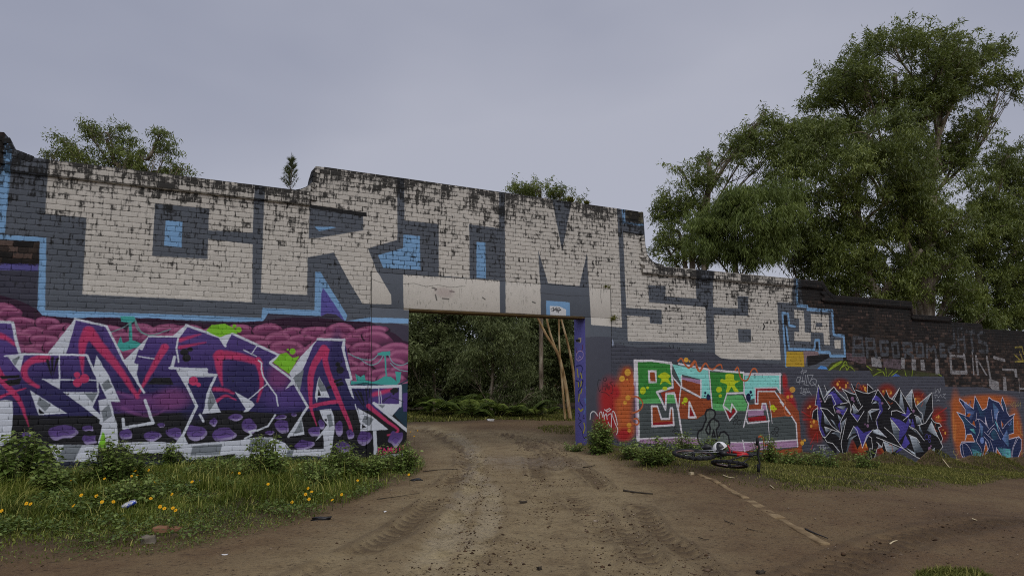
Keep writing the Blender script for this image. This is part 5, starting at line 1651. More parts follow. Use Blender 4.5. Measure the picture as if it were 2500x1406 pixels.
# the leaning stems at the right of the gateway view
for lab, pts_, rad in (('leaning forked pale trunk at the right of the gateway view', [(1392, 1018), (1384, 960), (1370, 890), (1358, 855), (1335, 820), (1310, 770), (1290, 720)], 0.07),
                       ('straight reddish trunk behind the leaning forked one', [(1380, 1006), (1372, 930), (1366, 850), (1364, 770), (1362, 700)], 0.042),
                       ('rightmost slim trunk beside the blue gate pier', [(1412, 1022), (1405, 950), (1395, 880), (1384, 830), (1368, 770), (1355, 700)], 0.055)):
    d = 22.5
    b0 = at(pts_[0][0], HORIZON, d)
    base = np.array([b0[0], b0[1], float(gh(b0[0], b0[1]))])
    root = empty('tree_trunk', base, lab, 'tree trunk')
    P = np.array([base - [0, 0, 0.15]] + [at(u, v, d) for u, v in pts_[1:]])
    mb = MB()
    C_ = catmull(P, False, 5)
    mb.tube(C_, np.linspace(rad, rad * 0.45, len(C_)), 8)
    if rad > 0.06:
        Q = catmull(np.array([at(1358, 855, d), at(1345, 820, d), at(1335, 780, d), at(1326, 720, d)]), False, 4)
        mb.tube(Q, np.linspace(rad * 0.6, rad * 0.4, len(Q)), 7)
    mb.build('trunk', M_bark_o, root, smooth=True)

# ------------------------------------------------------------------ ferns at the forest edge
def fern(u, v, size, seed, label):
    r = np.random.default_rng(seed)
    p = GH(u, v)
    root = empty('bracken_fern', p, label, 'fern', 'bracken ferns at the forest edge')
    for f in range(11):
        a = r.uniform(0, 6.28); L = size * r.uniform(0.7, 1.1); up = r.uniform(0.9, 1.5)
        t = np.linspace(0, 1, 9)[:, None]
        h = np.array([math.cos(a), math.sin(a), 0])
        R = p + h * (L * t * 0.85) + np.array([0, 0, 1]) * (L * (up * t - 0.95 * t ** 2.0))
        Vl, Fl, Tl, k = [], [], [], 0
        C, D, LL = [], [], []
        sd = np.array([-h[1], h[0], 0])
        for i in np.linspace(0.22, 0.98, 17):
            c = np.array([np.interp(i, t[:, 0], R[:, q]) for q in range(3)])
            for s in (-1, 1):
                C.append(c); D.append(sd * s + h * 0.45 + np.array([0, 0, -0.12])); LL.append(L * 0.34 * math.sin(min(1, (1.08 - i) * 1.5) * 1.5) + 0.02)
        C, D, LL = np.array(C), np.array(D), np.array(LL)
        V, F, tt = leaf_batch(C, D, np.tile([0, 0, 1.0], (len(C), 1)), LL, LL * 0.13, 0.1, np.clip(0.30 + 0.2 * r.random(len(C)) + r.normal(0, .22), 0, 1), 0.4)
        add('frond', mesh_np('frond', V - p, F, {'tint': tt}), M_fern, root)
    return root


for i, (u, v, sz_) in enumerate(((1025, 1004, 1.0), (1070, 1012, 1.0), (1100, 1000, 1.3), (1122, 1015, 1.15), (1150, 1018, 0.9), (1175, 1006, 1.1), (1210, 1010, 0.7), (1238, 1016, 0.8), (1290, 1018, 0.8), (1330, 1012, 0.7))):
    fern(u, v, sz_ * 1.3, 50 + i, ('first second third fourth fifth sixth seventh eighth ninth tenth'.split()[i]) + ' green bracken fern from the left, at the forest edge beyond the gateway')


# ------------------------------------------------------------------ leafy shrubs along the foot of the wall
def shrub(u, v, wpx, hpx, label, seed, leaf=0.055, dens=1.0, mat=None):
    r = np.random.default_rng(seed)
    p = GH(u, v)
    k = FPX / ((p - CAM) @ FWD)
    w_, h_ = wpx / k / 2 * 1.12, hpx / k * 1.12
    dens *= 1.7; leaf *= 1.12
    # keep it in front of the wall
    n = float((p[:2] - O2) @ N2)
    root = empty('shrub', p, label, 'shrub')
    nst = int(14 * dens) + 6
    mb = MB()
    C, D, N, LL, TT = [], [], [], [], []
    for i in range(nst):
        a = r.uniform(0, 6.28); q = r.random() ** 0.5
        dx, dn = math.cos(a) * q * w_, math.sin(a) * q * min(w_, 0.34)
        top = h_ * (1.0 - 0.45 * q ** 2) * r.uniform(0.75, 1.05)
        foot = np.array([dx * 0.55, dn * 0.5])
        w2 = lambda s, nn: D2 * s + N2 * max(nn, 0.06 - n)
        a0, b0 = w2(*foot), w2(dx, dn)
        b = p + np.array([b0[0], b0[1], top]); f = p + np.array([a0[0], a0[1], -0.02])
        S = limb(mb, f, b, 0.007, 0.003, r, 0.06, 8, 4)
        nl = int(30 * (0.5 + top))
        tq = r.uniform(0.12, 1.02, nl)
        c = np.stack([np.interp(tq, np.linspace(0, 1, 8), S[:, z]) for z in range(3)], 1)
        az = r.uniform(0, 6.28, nl)
        dd = np.stack([np.cos(az), np.sin(az), r.normal(-0.05, 0.25, nl)], 1)
        C.append(c + dd * r.uniform(0.0, 0.05, nl)[:, None]); D.append(dd)
        N.append(np.stack([r.normal(0, .35, nl), r.normal(0, .35, nl), np.ones(nl)], 1))
        LL.append(leaf * r.uniform(0.6, 1.35, nl) * (1.15 - 0.35 * tq))
        TT.append(np.clip(0.15 + 0.45 * r.random(nl) + 0.35 * tq, 0, 1))
    C, D, N, LL, TT = map(np.concatenate, (C, D, N, LL, TT))
    V, F, tt = leaf_batch(C, D, N, LL, LL * 0.36, 0.22, TT, 0.4)
    mb.build('stem', M_stem, root)
    add('foliage', mesh_np('foliage', V - p, F, {'tint': tt}), mat or M_bush, root)
    return root


for a in ((45, 1200, 165, 135, 'big leafy shrub at the far left foot of the purple mural', 1, 0.07, 2.2),
          (130, 1205, 90, 70, 'low leafy shrub right of the big one at the far left', 21, 0.06, 1.0),
          (285, 1178, 150, 100, 'leafy shrub beside the light green patch at the mural foot', 2, 0.062, 1.7),
          (320, 1232, 130, 60, 'low leafy weed clump behind the crushed can', 3, 0.055, 1.1),
          (412, 1140, 60, 56, 'small pointed shrub under the white band of the mural', 4, 0.05, 0.7),
          (520, 1170, 130, 50, 'low leafy clump midway along the left verge', 5, 0.05, 1.1),
          (650, 1178, 110, 110, 'upright shrub with a yellow flower before the grey and white band', 6, 0.058, 1.5),
          (770, 1185, 110, 62, 'spreading shrub left of the pink signature', 7, 0.052, 1.3),
          (838, 1165, 95, 82, 'leafy shrub under the white hooked letter', 8, 0.052, 1.4),
          (910, 1160, 80, 50, 'low shrub between two taller ones near the signature', 9, 0.05, 0.9),
          (968, 1150, 110, 70, 'leafy shrub over the pink signature at the gate corner', 10, 0.052, 1.5),
          (1468, 1106, 62, 80, 'round dark green shrub beside the blue gate pier', 11, 0.062, 1.8),
          (1545, 1118, 80, 42, 'low shrub right of the round one at the gate pier', 12, 0.05, 0.9),
          (1605, 1132, 120, 60, 'wide leafy shrub below the mauve band', 13, 0.055, 1.5),
          (1672, 1118, 60, 62, 'leafy shrub just behind the bicycle wheel', 14, 0.05, 1.0),
          (1740, 1118, 110, 46, 'low shrub behind the middle of the bicycle', 15, 0.05, 1.1),
          (1868, 1128, 70, 62, 'shrub right of the bicycle handlebar', 16, 0.05, 1.0),
          (1930, 1134, 90, 36, 'low dark shrub left of the black wild-style piece', 17, 0.05, 0.8),
          (2010, 1140, 110, 44, 'low weedy shrub under the left of the black piece', 18, 0.05, 1.0),
          (2115, 1142, 90, 40, 'small shrub under the middle of the black piece', 19, 0.05, 0.8),
          (1395, 1100, 60, 22, 'small weed clump at the foot of the blue pier', 20, 0.04, 0.6),
          (1388, 1078, 36, 70, 'dry twiggy weed behind the blue gate pier', 22, 0.03, 0.6)):
    shrub(*a)


# ------------------------------------------------------------------ grass on the verges
def scatter_poly(P, n, r):
    lo, hi = P.min(0), P.max(0)
    q = r.uniform(lo, hi, (int(n * 4), 2))
    q = q[inpoly(q[:, 0], q[:, 1], P)]
    return q[:n]


def blades(Q, H, r, w=0.0035, lean=0.55):
    n = len(Q)
    z = gh(Q[:, 0], Q[:, 1])
    B = np.stack([Q[:, 0], Q[:, 1], z - 0.01], 1)
    az = r.uniform(0, 6.28, n); ln = np.abs(r.normal(0, lean, n))
    D = np.stack([np.cos(az) * ln, np.sin(az) * ln, np.ones(n)], 1)
    S = np.stack([-np.sin(az), np.cos(az), np.zeros(n)], 1) * (w * r.uniform(0.6, 1.6, n))[:, None]
    h = H[:, None]
    M = B + D * h * 0.55
    Tp = B + D * h * np.array([1.45, 1.45, 0.86])
    V = np.stack([B - S, B + S, M + S * 0.8, M - S * 0.8, Tp], 1).reshape(-1, 3)
    k = np.arange(n)[:, None] * 5
    return V, [k + [0, 1, 2, 3], k + [3, 2, 4]]


def grass(name, P, n, hfun, mat, label, r, w, dry=0.08, dens=None):
    Q = scatter_poly(P, n, r)
    if dens is not None:
        Q = Q[r.random(len(Q)) < dens(Q)]
    ng = (Q - O2) @ N2
    Q = Q[(ng > 0.03) | (ng < -0.5)]
    dr_ = r.random(len(Q)) < dry
    V, F = blades(Q, hfun(Q) * r.uniform(0.5, 1.2, len(Q)) * np.where(dr_ & (r.random(len(Q)) < 0.25), 1.7, 1.0), r, w)
    tn = np.clip(0.15 + 0.55 * fbm(Q[:, 0] * 1.7, Q[:, 1] * 1.7, 3) + r.normal(0, 0.14, len(Q)), 0, 0.85)
    tn = np.where(dr_, 1.0, tn)
    o = add(name, mesh_np(name, V, F, {'tint': np.repeat(tn, 5)}), mat)
    return tag(o, label, 'grass', kind='stuff')


def left_h(Q):
    ed = edge_dist(Q[:, 0], Q[:, 1], VERGE_L)
    ng = (Q - O2) @ N2
    tall = np.clip((4.7 - ng) / 1.2, 0, 1) * np.clip((ng - 0.2) / 1.3, 0.25, 1)
    return 0.04 + np.clip(fbm(Q[:, 0] * 1.6 + 3, Q[:, 1] * 1.6, 3) - 0.30, 0, 1) * 0.46 * tall


r_g = np.random.default_rng(5)
VL_near = VERGE_L
grass('grass', VERGE_L, 190000, left_h, M_grass, 'long weedy green grass on the verge left of the gateway', r_g, 0.0036, 0.10,
      lambda Q: np.clip(edge_dist(Q[:, 0], Q[:, 1], VERGE_L) / 0.8, 0.05, 1) * np.clip((fbm(Q[:, 0] * 2.1, Q[:, 1] * 2.1, 3) - 0.25) * 4, 0.25, 1) * (Q[:, 0] > -9.5))
grass('grass', VERGE_R, 190000, lambda Q: 0.022 + 0.05 * fbm(Q[:, 0] * 1.5, Q[:, 1] * 1.5, 3) + 0.03 * np.clip(1 - ((Q - O2) @ N2) / 0.6, 0, 1), M_grass_r, 'short olive grass on the verge right of the gateway', r_g, 0.0040, 0.16,
      lambda Q: np.clip(edge_dist(Q[:, 0], Q[:, 1], VERGE_R) / 0.5, 0.03, 1) * np.clip((fbm(Q[:, 0] * 1.9 + 5, Q[:, 1] * 1.9, 3) - 0.25) * 4, 0.3, 1))
# low clover among the grass on the left
Q = scatter_poly(VERGE_L, 90000, r_g)
Q = Q[(Q[:, 0] > -7.5) & (r_g.random(len(Q)) < np.clip((fbm(Q[:, 0] * 1.1 + 8, Q[:, 1] * 1.1, 3) - 0.35) * 5, 0.2, 1))]
Q = Q[((Q - O2) @ N2) > 0.05]
n = len(Q)
C = np.stack([Q[:, 0], Q[:, 1], gh(Q[:, 0], Q[:, 1]) + r_g.uniform(0.005, 0.05, n)], 1)
az = r_g.uniform(0, 6.28, n)
big_ = fbm(Q[:, 0] * 2.3 + 40, Q[:, 1] * 2.3, 3) > 0.56
C[:, 2] += np.where(big_, r_g.uniform(0, 0.09, n), 0)
V, F, tt = leaf_batch(C, np.stack([np.cos(az), np.sin(az), r_g.normal(0.1, .3, n)], 1), np.stack([r_g.normal(0, .4, n), r_g.normal(0, .4, n), np.ones(n)], 1), r_g.uniform(0.012, 0.028, n) * np.where(big_, 2.0, 1.0), r_g.uniform(0.004, 0.008, n) * np.where(big_, 2.2, 1.0), 0.2, np.clip(r_g.normal(0.45, 0.2, n), 0, 1), 0.5)
tag(add('ground_cover', mesh_np('ground_cover', V, F, {'tint': tt}), M_bush), 'small broad-leaved weeds carpeting the left verge', 'weeds', kind='stuff')
# grass along the forest edge, a sparse fringe in the gateway and a tuft near the camera
EDGE = world_path([(880, 1032), (1000, 1030), (1120, 1028), (1250, 1026), (1400, 1030), (1520, 1034), (1520, 1000), (880, 1000)])
grass('grass', EDGE, 16000, lambda Q: np.full(len(Q), 0.09), M_grass_r, 'grass fringe where the trees begin beyond the gateway', r_g, 0.012)
TUFT = world_path([(2230, 1420), (2240, 1392), (2300, 1382), (2380, 1388), (2420, 1402), (2440, 1420)])
grass('grass', TUFT, 2600, lambda Q: np.full(len(Q), 0.05), M_grass_r, 'small grass tuft at the bottom right of the dirt', r_g, 0.0035, 0.05)
TUFT2 = world_path([(1310, 1046), (1330, 1040), (1400, 1042), (1402, 1060), (1330, 1056)])
grass('grass', TUFT2, 900, lambda Q: np.full(len(Q), 0.07), M_grass_r, 'thin patch of grass on the dirt inside the gateway', r_g, 0.006)

# ------------------------------------------------------------------ small plants on the wall
def sapling():
    s, z = W(712, 478)
    p = wpt(s, -0.12, float(tz(s)))
    root = empty('she_oak_sapling', p, 'small spiky conifer-like sapling growing on the wall top', 'sapling')
    r = np.random.default_rng(4)
    mb = MB()
    H = 0.66
    mb.tube([p + [0, 0, -0.03], p + [0.01, 0, H * 0.5], p + [-0.02, 0, H]], [0.009, 0.006, 0.002], 5)
    C, D = [], []
    for i in range(34):
        h = r.uniform(0.02, 0.85) * H; a = r.uniform(0, 6.28); L = 0.20 * (1.1 - h / H)
        e = p + np.array([math.cos(a) * L * 0.7, math.sin(a) * L * 0.7, h + L * 0.75])
        S = limb(mb, p + [0, 0, h], e, 0.004, 0.0015, r, 0.05, 5, 4)
        for q in S[1:]:
            for _ in range(13):
                C.append(q); D.append(np.array([math.cos(a) * 0.4, math.sin(a) * 0.4, 1]) + r.normal(0, 0.45, 3))
    for _ in range(60):
        C.append(p + [0, 0, r.uniform(0.5, 1) * H]); D.append(np.array([0, 0, 1]) + r.normal(0, 0.3, 3))
    C, D = np.array(C), np.array(D); n = len(C)
    V, F, tt = leaf_batch(C, D, rdir(n, r), r.uniform(0.05, 0.09, n), np.full(n, 0.0022), 0.1, r.random(n) * 0.6)
    mb.build('stem', M_bark, root)
    add('needles', mesh_np('needles', V - p, F, {'tint': tt}), M_gum_d, root)


sapling()


def tuft(u, v, n, L, label, seed, nn=0.02, down=False, top=True):
    s, z = W(u, v)
    if top: z = float(tz(s))
    p = wpt(s, nn, z)
    root = empty('wall_weed', p, label, 'weed')
    r = np.random.default_rng(seed)
    k = r.integers(0, 6, n); off = r.normal(0, L * 0.45, (6, 1))[k]
    C = p + np.concatenate([off * D2[0], off * D2[1], r.normal(0, 0.01, (n, 1))], 1)
    D = rdir(n, r) * 0.6 + np.array([N2[0] * 0.3, N2[1] * 0.3, -0.2 if down else 0.9])
    V, F, tt = leaf_batch(C, D, rdir(n, r), r.uniform(0.5, 1.2, n) * L, np.full(n, L * 0.10), 0.2, np.clip(r.normal(0.6, 0.2, n), 0, 1))
    add('leaves', mesh_np('leaves', V - p, F, {'tint': tt}), M_grass_r, root)


tuft(1395, 494, 90, 0.14, 'weed tuft on the parapet right of the peeping tree top', 1, -0.05)
tuft(1432, 499, 60, 0.12, 'smaller weed tuft further right on the gateway parapet', 2, -0.05)
tuft(1494, 775, 40, 0.11, 'yellowish weed hanging from the joint by the right pier', 3, 0.02, True, False)
tuft(1480, 703, 30, 0.09, 'tiny weed on the right end of the lintel', 4, 0.02, False, False)

# ================================================================== flowers and litter
M_petal = simple_mat('yellow_petal', alb((182, 130, 14)), 0.6, 0.2, 0.15)
M_violet = simple_mat('violet_petal', alb((80, 70, 150)), 0.6, 0.2, 0.15)
M_disc = simple_mat('flower_disc', alb((140, 78, 14)), 0.8, 0.1)


def flower_meshes(mat, rad, npet, seed):
    r = np.random.default_rng(seed)
    m = MB()
    for i in range(npet):
        a = 2 * math.pi * i / npet + r.normal(0, 0.06)
        c, s = math.cos(a), math.sin(a); tx, ty = -s, c
        L = rad * r.uniform(0.88, 1.05); w = rad * 0.32
        V = [(0.15 * rad * c, 0.15 * rad * s, 0), (0.6 * L * c + w * tx, 0.6 * L * s + w * ty, 0.10 * rad), (L * c, L * s, 0.0), (0.6 * L * c - w * tx, 0.6 * L * s - w * ty, 0.10 * rad)]
        m.put(V, np.array([[0, 1, 2], [0, 2, 3]]))
    pet = mesh_np('petals', np.concatenate(m.v), [np.concatenate(x) for x in m.f.values()]); pet.materials.append(mat)
    m = MB()
    th = np.arange(8) * math.pi / 4
    V = [(0.24 * rad * math.cos(q), 0.24 * rad * math.sin(q), 0.01 * rad) for q in th] + [(0.15 * rad * math.cos(q), 0.15 * rad * math.sin(q), 0.16 * rad) for q in th]
    F = [[i, (i + 1) % 8, 8 + (i + 1) % 8, 8 + i] for i in range(8)]
    dm = mesh_np('flower_centre', V, [np.array(F), np.array([[8, 9, 10, 11, 12, 13, 14, 15]])]); dm.materials.append(M_disc)
    return pet, dm


FM = [flower_meshes(M_petal, 0.021, 8, i) for i in range(4)]
FV = [flower_meshes(M_violet, 0.016, 5, 9)]
rf = np.random.default_rng(3)


def flower(u, v, h, meshes, label, group, name):
    p = GH(u, v, h)
    root = empty(name, p, label, 'flower', group)
    head = np.array([rf.normal(0, 0.01), rf.normal(0, 0.01), h])
    m = MB()
    m.tube([p + [0, 0, -0.01], p + head * [0.3, 0.3, 0.55], p + head], [0.0025, 0.002, 0.0018], 4)
    m.build('stem', M_stem, root)
    tilt = (rf.uniform(0.5, 1.15), rf.normal(0, 0.3), rf.uniform(-0.5, 0.5))
    for nm, me in zip(('petals', 'flower_centre'), meshes):
        o = bpy.data.objects.new(nm, me)
        o.location = head; o.rotation_euler = tilt
        link(o, root)


va, vb, vc = (0, 1040, 4.808), (500, 1060, 4.464), (960, 940, 5.0)
for V_, txt in ((va, '838 630 1216 620 1545 588 1592 577 1585 525 1740 515 1815 655 2236 652 948 806 1136 815 1180 890 862 930 1334 884 292 906 368 912 5 995 1765 845 1982 800 1900 945 1925 965 2012 962 2055 985'),
                (vb, '275 418 368 422 645 192 600 275 683 540 1120 590 1150 628 1103 652 1148 703 938 740 1507 656 1665 500 1395 710 2238 438'), (vc, '215 568 305 553 260 622')):
    q = np.array(txt.split(), float).reshape(-1, 2)
    for x, y in q:
        flower(V_[0] + x / V_[2], V_[1] + y / V_[2], rf.uniform(0.10, 0.22), FM[rf.integers(4)], 'small yellow daisy blooming in the verge left of the gateway', 'yellow daisies in the left verge', 'yellow_daisy')
for x, y in ((2270, 640), (2345, 640), (2185, 685), (2220, 690)):
    flower(x / 4.808, 1040 + y / 4.808, 0.08, FV[0], 'tiny violet flower in the verge grass near the mural', 'violet flowers in the left verge', 'violet_flower')


def rough_block(name, p, size, rz, mat, label, cat, seed, sink=0.25, jit=0.16):
    """weathered lump: subdivided box with knocked-off corners"""
    r = np.random.default_rng(seed)
    g = np.linspace(-1, 1, 4)
    V, idx = [], {}
    for i in range(4):
        for j in range(4):
            for k in range(4):
                if i in (0, 3) or j in (0, 3) or k in (0, 3):
                    q = np.array([g[i], g[j], g[k]])
                    q = q * (1 - 0.10 * (np.abs(q).sum() - 1) / 2) * (1 + r.normal(0, jit * 0.4)) + r.normal(0, jit * 0.25, 3)
                    idx[(i, j, k)] = len(V); V.append(q)
    F = []
    for a in range(3):
        for b in range(3):
            for w in (0, 3):
                for f in ((lambda x, y: (w, x, y)), (lambda x, y: (x, w, y)), (lambda x, y: (x, y, w))):
                    F.append([idx[f(a, b)], idx[f(a + 1, b)], idx[f(a + 1, b + 1)], idx[f(a, b + 1)]])
    V = np.array(V) * np.asarray(size) / 2 @ rotz(rz).T
    o = add(name, mesh_np(name, V, np.array(F)), mat, None, (p[0], p[1], p[2] + size[2] * (0.5 - sink)))
    return tag(o, label, cat)


M_brickred = simple_mat('old_brick', alb((104, 76, 58)), 0.9, 0.2, 0.35, 14)
M_stone = simple_mat('grey_stone', alb((92, 86, 76)), 0.9, 0.2, 0.35, 22)
M_stone_l = simple_mat('pale_stone', alb((150, 138, 112)), 0.9, 0.2, 0.25, 22)
M_wood_d = simple_mat('wet_dark_wood', alb((44, 38, 30)), 0.7, 0.3, 0.4, 20)
M_wood_l = simple_mat('pale_dry_wood', alb((160, 148, 120)), 0.85, 0.2, 0.25, 30)
M_black = simple_mat('black_plastic', alb((24, 24, 26)), 0.35, 0.5, 0.2)
M_paper = simple_mat('paper_scrap', alb((205, 200, 190)), 0.8, 0.2, 0.1)

rough_block('broken_brick', GH(392, 1297), (0.13, 0.085, 0.06), 0.15, M_brickred, 'broken reddish brick half on the verge edge', 'brick', 1, 0.2, 0.08)
rough_block('broken_brick', GH(428, 1294), (0.09, 0.065, 0.045), -0.3, M_brickred, 'dirty brick fragment with pale end beside the brick half', 'brick', 2, 0.35, 0.2)
rough_block('stone', GH(360, 1324), (0.11, 0.08, 0.075), 0.5, M_stone, 'grey stone lump below the broken brick', 'stone', 3, 0.2, 0.3)
rough_block('stone', GH(1687, 1158), (0.07, 0.06, 0.05), 0.4, M_stone_l, 'small pale stone at the grass edge below the bicycle', 'stone', 4, 0.25, 0.2)
rough_block('mud_lump', GH(1858, 1400), (0.06, 0.04, 0.03), 0.2, M_wood_d, 'black mud lump near the bottom of the track', 'mud', 5, 0.2, 0.4)
rough_block('mud_lump', GH(1316, 1390), (0.035, 0.03, 0.028), 0.8, M_wood_d, 'single small dark clod low in the middle of the track', 'mud', 6, 0.2, 0.4)
rough_block('stone', GH(1277, 1228), (0.09, 0.03, 0.03), 0.3, M_wood_d, 'dark curled bark scrap in the middle of the track', 'bark', 7, 0.1, 0.5)
rough_block('stone', GH(222, 1178), (0.20, 0.14, 0.09), 0.2, simple_mat('brown_sack', alb((92, 78, 62)), 0.9), 'brown half-buried lump in the grass by two daisies', 'stone', 8, 0.3, 0.35)


def stick(pts_, r0, mat, label, name='stick', cat='stick', lift=0.012):
    P = np.array([GH(u, v) + [0, 0, lift] for u, v in pts_])
    base = P[0]
    root_me = MB()
    P = catmull(P, False, 4) if len(P) > 2 else P
    root_me.tube(P - base, np.linspace(r0, r0 * 0.5, len(P)) * 0.75, 6)
    V = np.concatenate(root_me.v)
    o = add(name, mesh_np(name, V, [np.concatenate(x) for x in root_me.f.values()]), mat, None, base)
    return tag(o, label, cat)


stick([(1522, 1199), (1550, 1203), (1594, 1207)], 0.022, M_wood_d, 'thick dark wet stick lying on the dirt below the shrubs')
stick([(1424, 1142), (1440, 1140), (1452, 1137)], 0.012, M_wood_d, 'short dark stick at the dirt edge right of the gateway')
stick([(1765, 1161), (1778, 1166), (1793, 1168)], 0.014, M_wood_l, 'pale bark strip on the grass below the handlebar')
stick([(1966, 1293), (1990, 1304), (2021, 1316)], 0.012, M_black, 'thin black bar lying against the concrete edging', 'bar', 'bar')
stick([(1769, 1273), (1782, 1278), (1794, 1282)], 0.007, M_wood_d, 'short dark twig on the dirt inside the edging')
stick([(1824, 1292), (1838, 1296), (1850, 1299)], 0.006, M_wood_d, 'second dark twig nearer the camera than the first')
stick([(1706, 1314), (1718, 1318), (1732, 1319)], 0.006, M_wood_d, 'dark twig left of the pair on the dirt')
stick([(2173, 1330), (2182, 1324), (2191, 1322)], 0.010, M_wood_l, 'pale curved stick on the dirt at the right')
stick([(2373, 1268), (2386, 1274)], 0.010, M_wood_l, 'pale stick far right on the dark dirt')
stick([(2302, 1133), (2318, 1138), (2322, 1140)], 0.02, M_wood_l, 'pale plank scrap in the grass under the blue lettering')
stick([(1034, 1152), (1070, 1148), (1118, 1146)], 0.010, M_wood_d, 'long dark stick lying across the gateway at its left side')
stick([(920, 1220), (968, 1214), (1025, 1205)], 0.007, M_wood_d, 'thin twig along the left edge of the track')
stick([(1880, 1186), (1890, 1194)], 0.012, M_wood_l, 'pale splinter where the right grass meets dirt')
rough_block('plastic_scrap', GH(785, 1268), (0.17, 0.06, 0.03), 0.25, M_black, 'crumpled black plastic scrap at the track edge', 'plastic', 12, 0.1, 0.5)
rough_block('charred_patch', GH(1016, 1172), (0.16, 0.10, 0.02), 0.3, M_black, 'flat charred rag on the dirt by the lone daisy', 'rag', 13, 0.2, 0.5)
rough_block('paper_scrap', GH(940, 1249), (0.03, 0.02, 0.01), 0.4, M_paper, 'small white paper scrap on the track, left of centre', 'paper', 14, 0.0, 0.3)
rough_block('paper_scrap', GH(548, 1354), (0.05, 0.015, 0.008), 0.2, M_paper, 'whitish chip lying low on the left track', 'paper', 15, 0.0, 0.3)
rough_block('paper_scrap', GH(1198, 1027), (0.22, 0.10, 0.05), 0.2, M_paper, 'white litter at the forest edge beyond the gateway', 'litter', 16, 0.0, 0.3)


# crushed can in the grass
def crushed_can():
    p = GH(310, 1250)
    root = empty('crushed_can', p, 'crushed silver and blue drink can in the left verge grass', 'can')
    ax = np.array([0.9, 0.35, 0.42]); ax /= np.linalg.norm(ax)
    c0 = p + np.array([-0.05, 0, 0.05])
    t = NT('can_metal'); P = t.pos()
    n = t.noise(P, 16, 3)
    m_can = t.done(t.ramp(n, [(0.42, alb((132, 132, 130))), (0.5, alb((150, 152, 156))), (0.54, alb((50, 70, 150)))]), 0.35, 0.5, n, 0.2, 0.004, 0.3)
    mb = MB()
    r = np.random.default_rng(2)
    T = np.linspace(0, 0.13, 7)
    R = rot_to(ax)
    ring = []
    for i, q in enumerate(T):
        th = np.arange(14) * 2 * math.pi / 14
        rad = 0.034 * (0.8 if i in (0, 6) else 1.0) * (1 + (0.18 * np.sin(3 * th + i) if 1 < i < 5 else 0))
        ring.append(c0 + np.stack([np.full(14, q), np.cos(th) * rad, np.sin(th) * rad * 0.8], 1) @ R.T)
    V = np.concatenate(ring)
    F = [[i * 14 + j, i * 14 + (j + 1) % 14, i * 14 + 14 + (j + 1) % 14, i * 14 + 14 + j] for i in range(6) for j in range(14)]
    mb.put(V, np.array(F)); mb.build('can_body', m_can, root, smooth=True)
    mb = MB()
    for q, k in ((ring[0], 0), (ring[-1], 1)):
        c = q.mean(0)
        mb.put(np.vstack([q, c + (q - c) * 0.85 + ax * (0.004 if k == 0 else -0.004)]), [np.array([[j, (j + 1) % 14, 14 + (j + 1) % 14, 14 + j] for j in range(14)]), np.array([[14 + j for j in range(14)]])])
    mb.build('can_end', simple_mat('aluminium', alb((176, 178, 180)), 0.3, 0.5, 0.1, 30, 0.6), root)


crushed_can()

# ------------------------------------------------------------------ concrete edging
t = NT('old_concrete'); P = t.pos()
n, n2 = t.noise(P, 5, 5, 0.6), t.noise(P, 60, 3)
M_conc = t.done(t.mix(t.math('MULTIPLY', n2, 0.35), t.ramp(n, [(0.3, alb((78, 64, 46))), (0.5, alb((106, 90, 66))), (0.7, alb((134, 118, 90)))]), alb((70, 56, 42))), 0.9, 0.2, n2, 0.5, 0.006)
for i, (a, b, lab, w) in enumerate((((1706, 1158), (1756, 1182), 'furthest piece of the buried concrete edging, at the grass', 0.08), ((1760, 1184), (1822, 1216), 'second piece of the buried concrete edging, from the grass', 0.08),
                                    ((1826, 1219), (1905, 1266), 'middle, mostly buried piece of the concrete edging', 0.12), ((1910, 1270), (2016, 1330), 'nearest long piece of the concrete edging, beside the black bar', 0.09))):
    A, B = GH(*a), GH(*b)
    d = (B - A)[:2]; L = np.hypot(*d)
    r = np.random.default_rng(i)
    root_p = (A + B) / 2
    nseg = 9
    m = MB()
    u_ = d / L; v_ = np.array([-u_[1], u_[0]])
    V = []
    for k in np.linspace(0, 1, nseg):
        c = A[:2] + d * k
        h = float(np.percentile([gh(*(A[:2] + d * kk + v_ * s_)) for s_ in (-w / 2, 0, w / 2) for kk in np.linspace(k - 0.2, k + 0.2, 9)], 88))
        top = h + (0.008 if i != 2 else 0.0) + r.normal(0, 0.004)
        for s_ in (-w / 2, w / 2):
            for zz in (-0.10, 0.0):
                e = r.normal(0, 0.006)
                V.append([c[0] + v_[0] * (s_ + e), c[1] + v_[1] * (s_ + e), top + zz + (r.normal(0, 0.003) if zz == 0 else 0)])
    F = []
    for k in range(nseg - 1):
        q = k * 4
        F += [[q + 1, q + 5, q + 7, q + 3], [q, q + 4, q + 5, q + 1], [q + 2, q + 3, q + 7, q + 6]]
    F += [[0, 1, 3, 2], [(nseg - 1) * 4 + z for z in (0, 2, 3, 1)]]
    o = add('concrete_edging', mesh_np('concrete_edging', np.array(V) - root_p, np.array(F)), M_conc, None, root_p)
    bv = o.modifiers.new('bevel', 'BEVEL'); bv.width = 0.006; bv.segments = 1
    tag(o, lab, 'kerb')

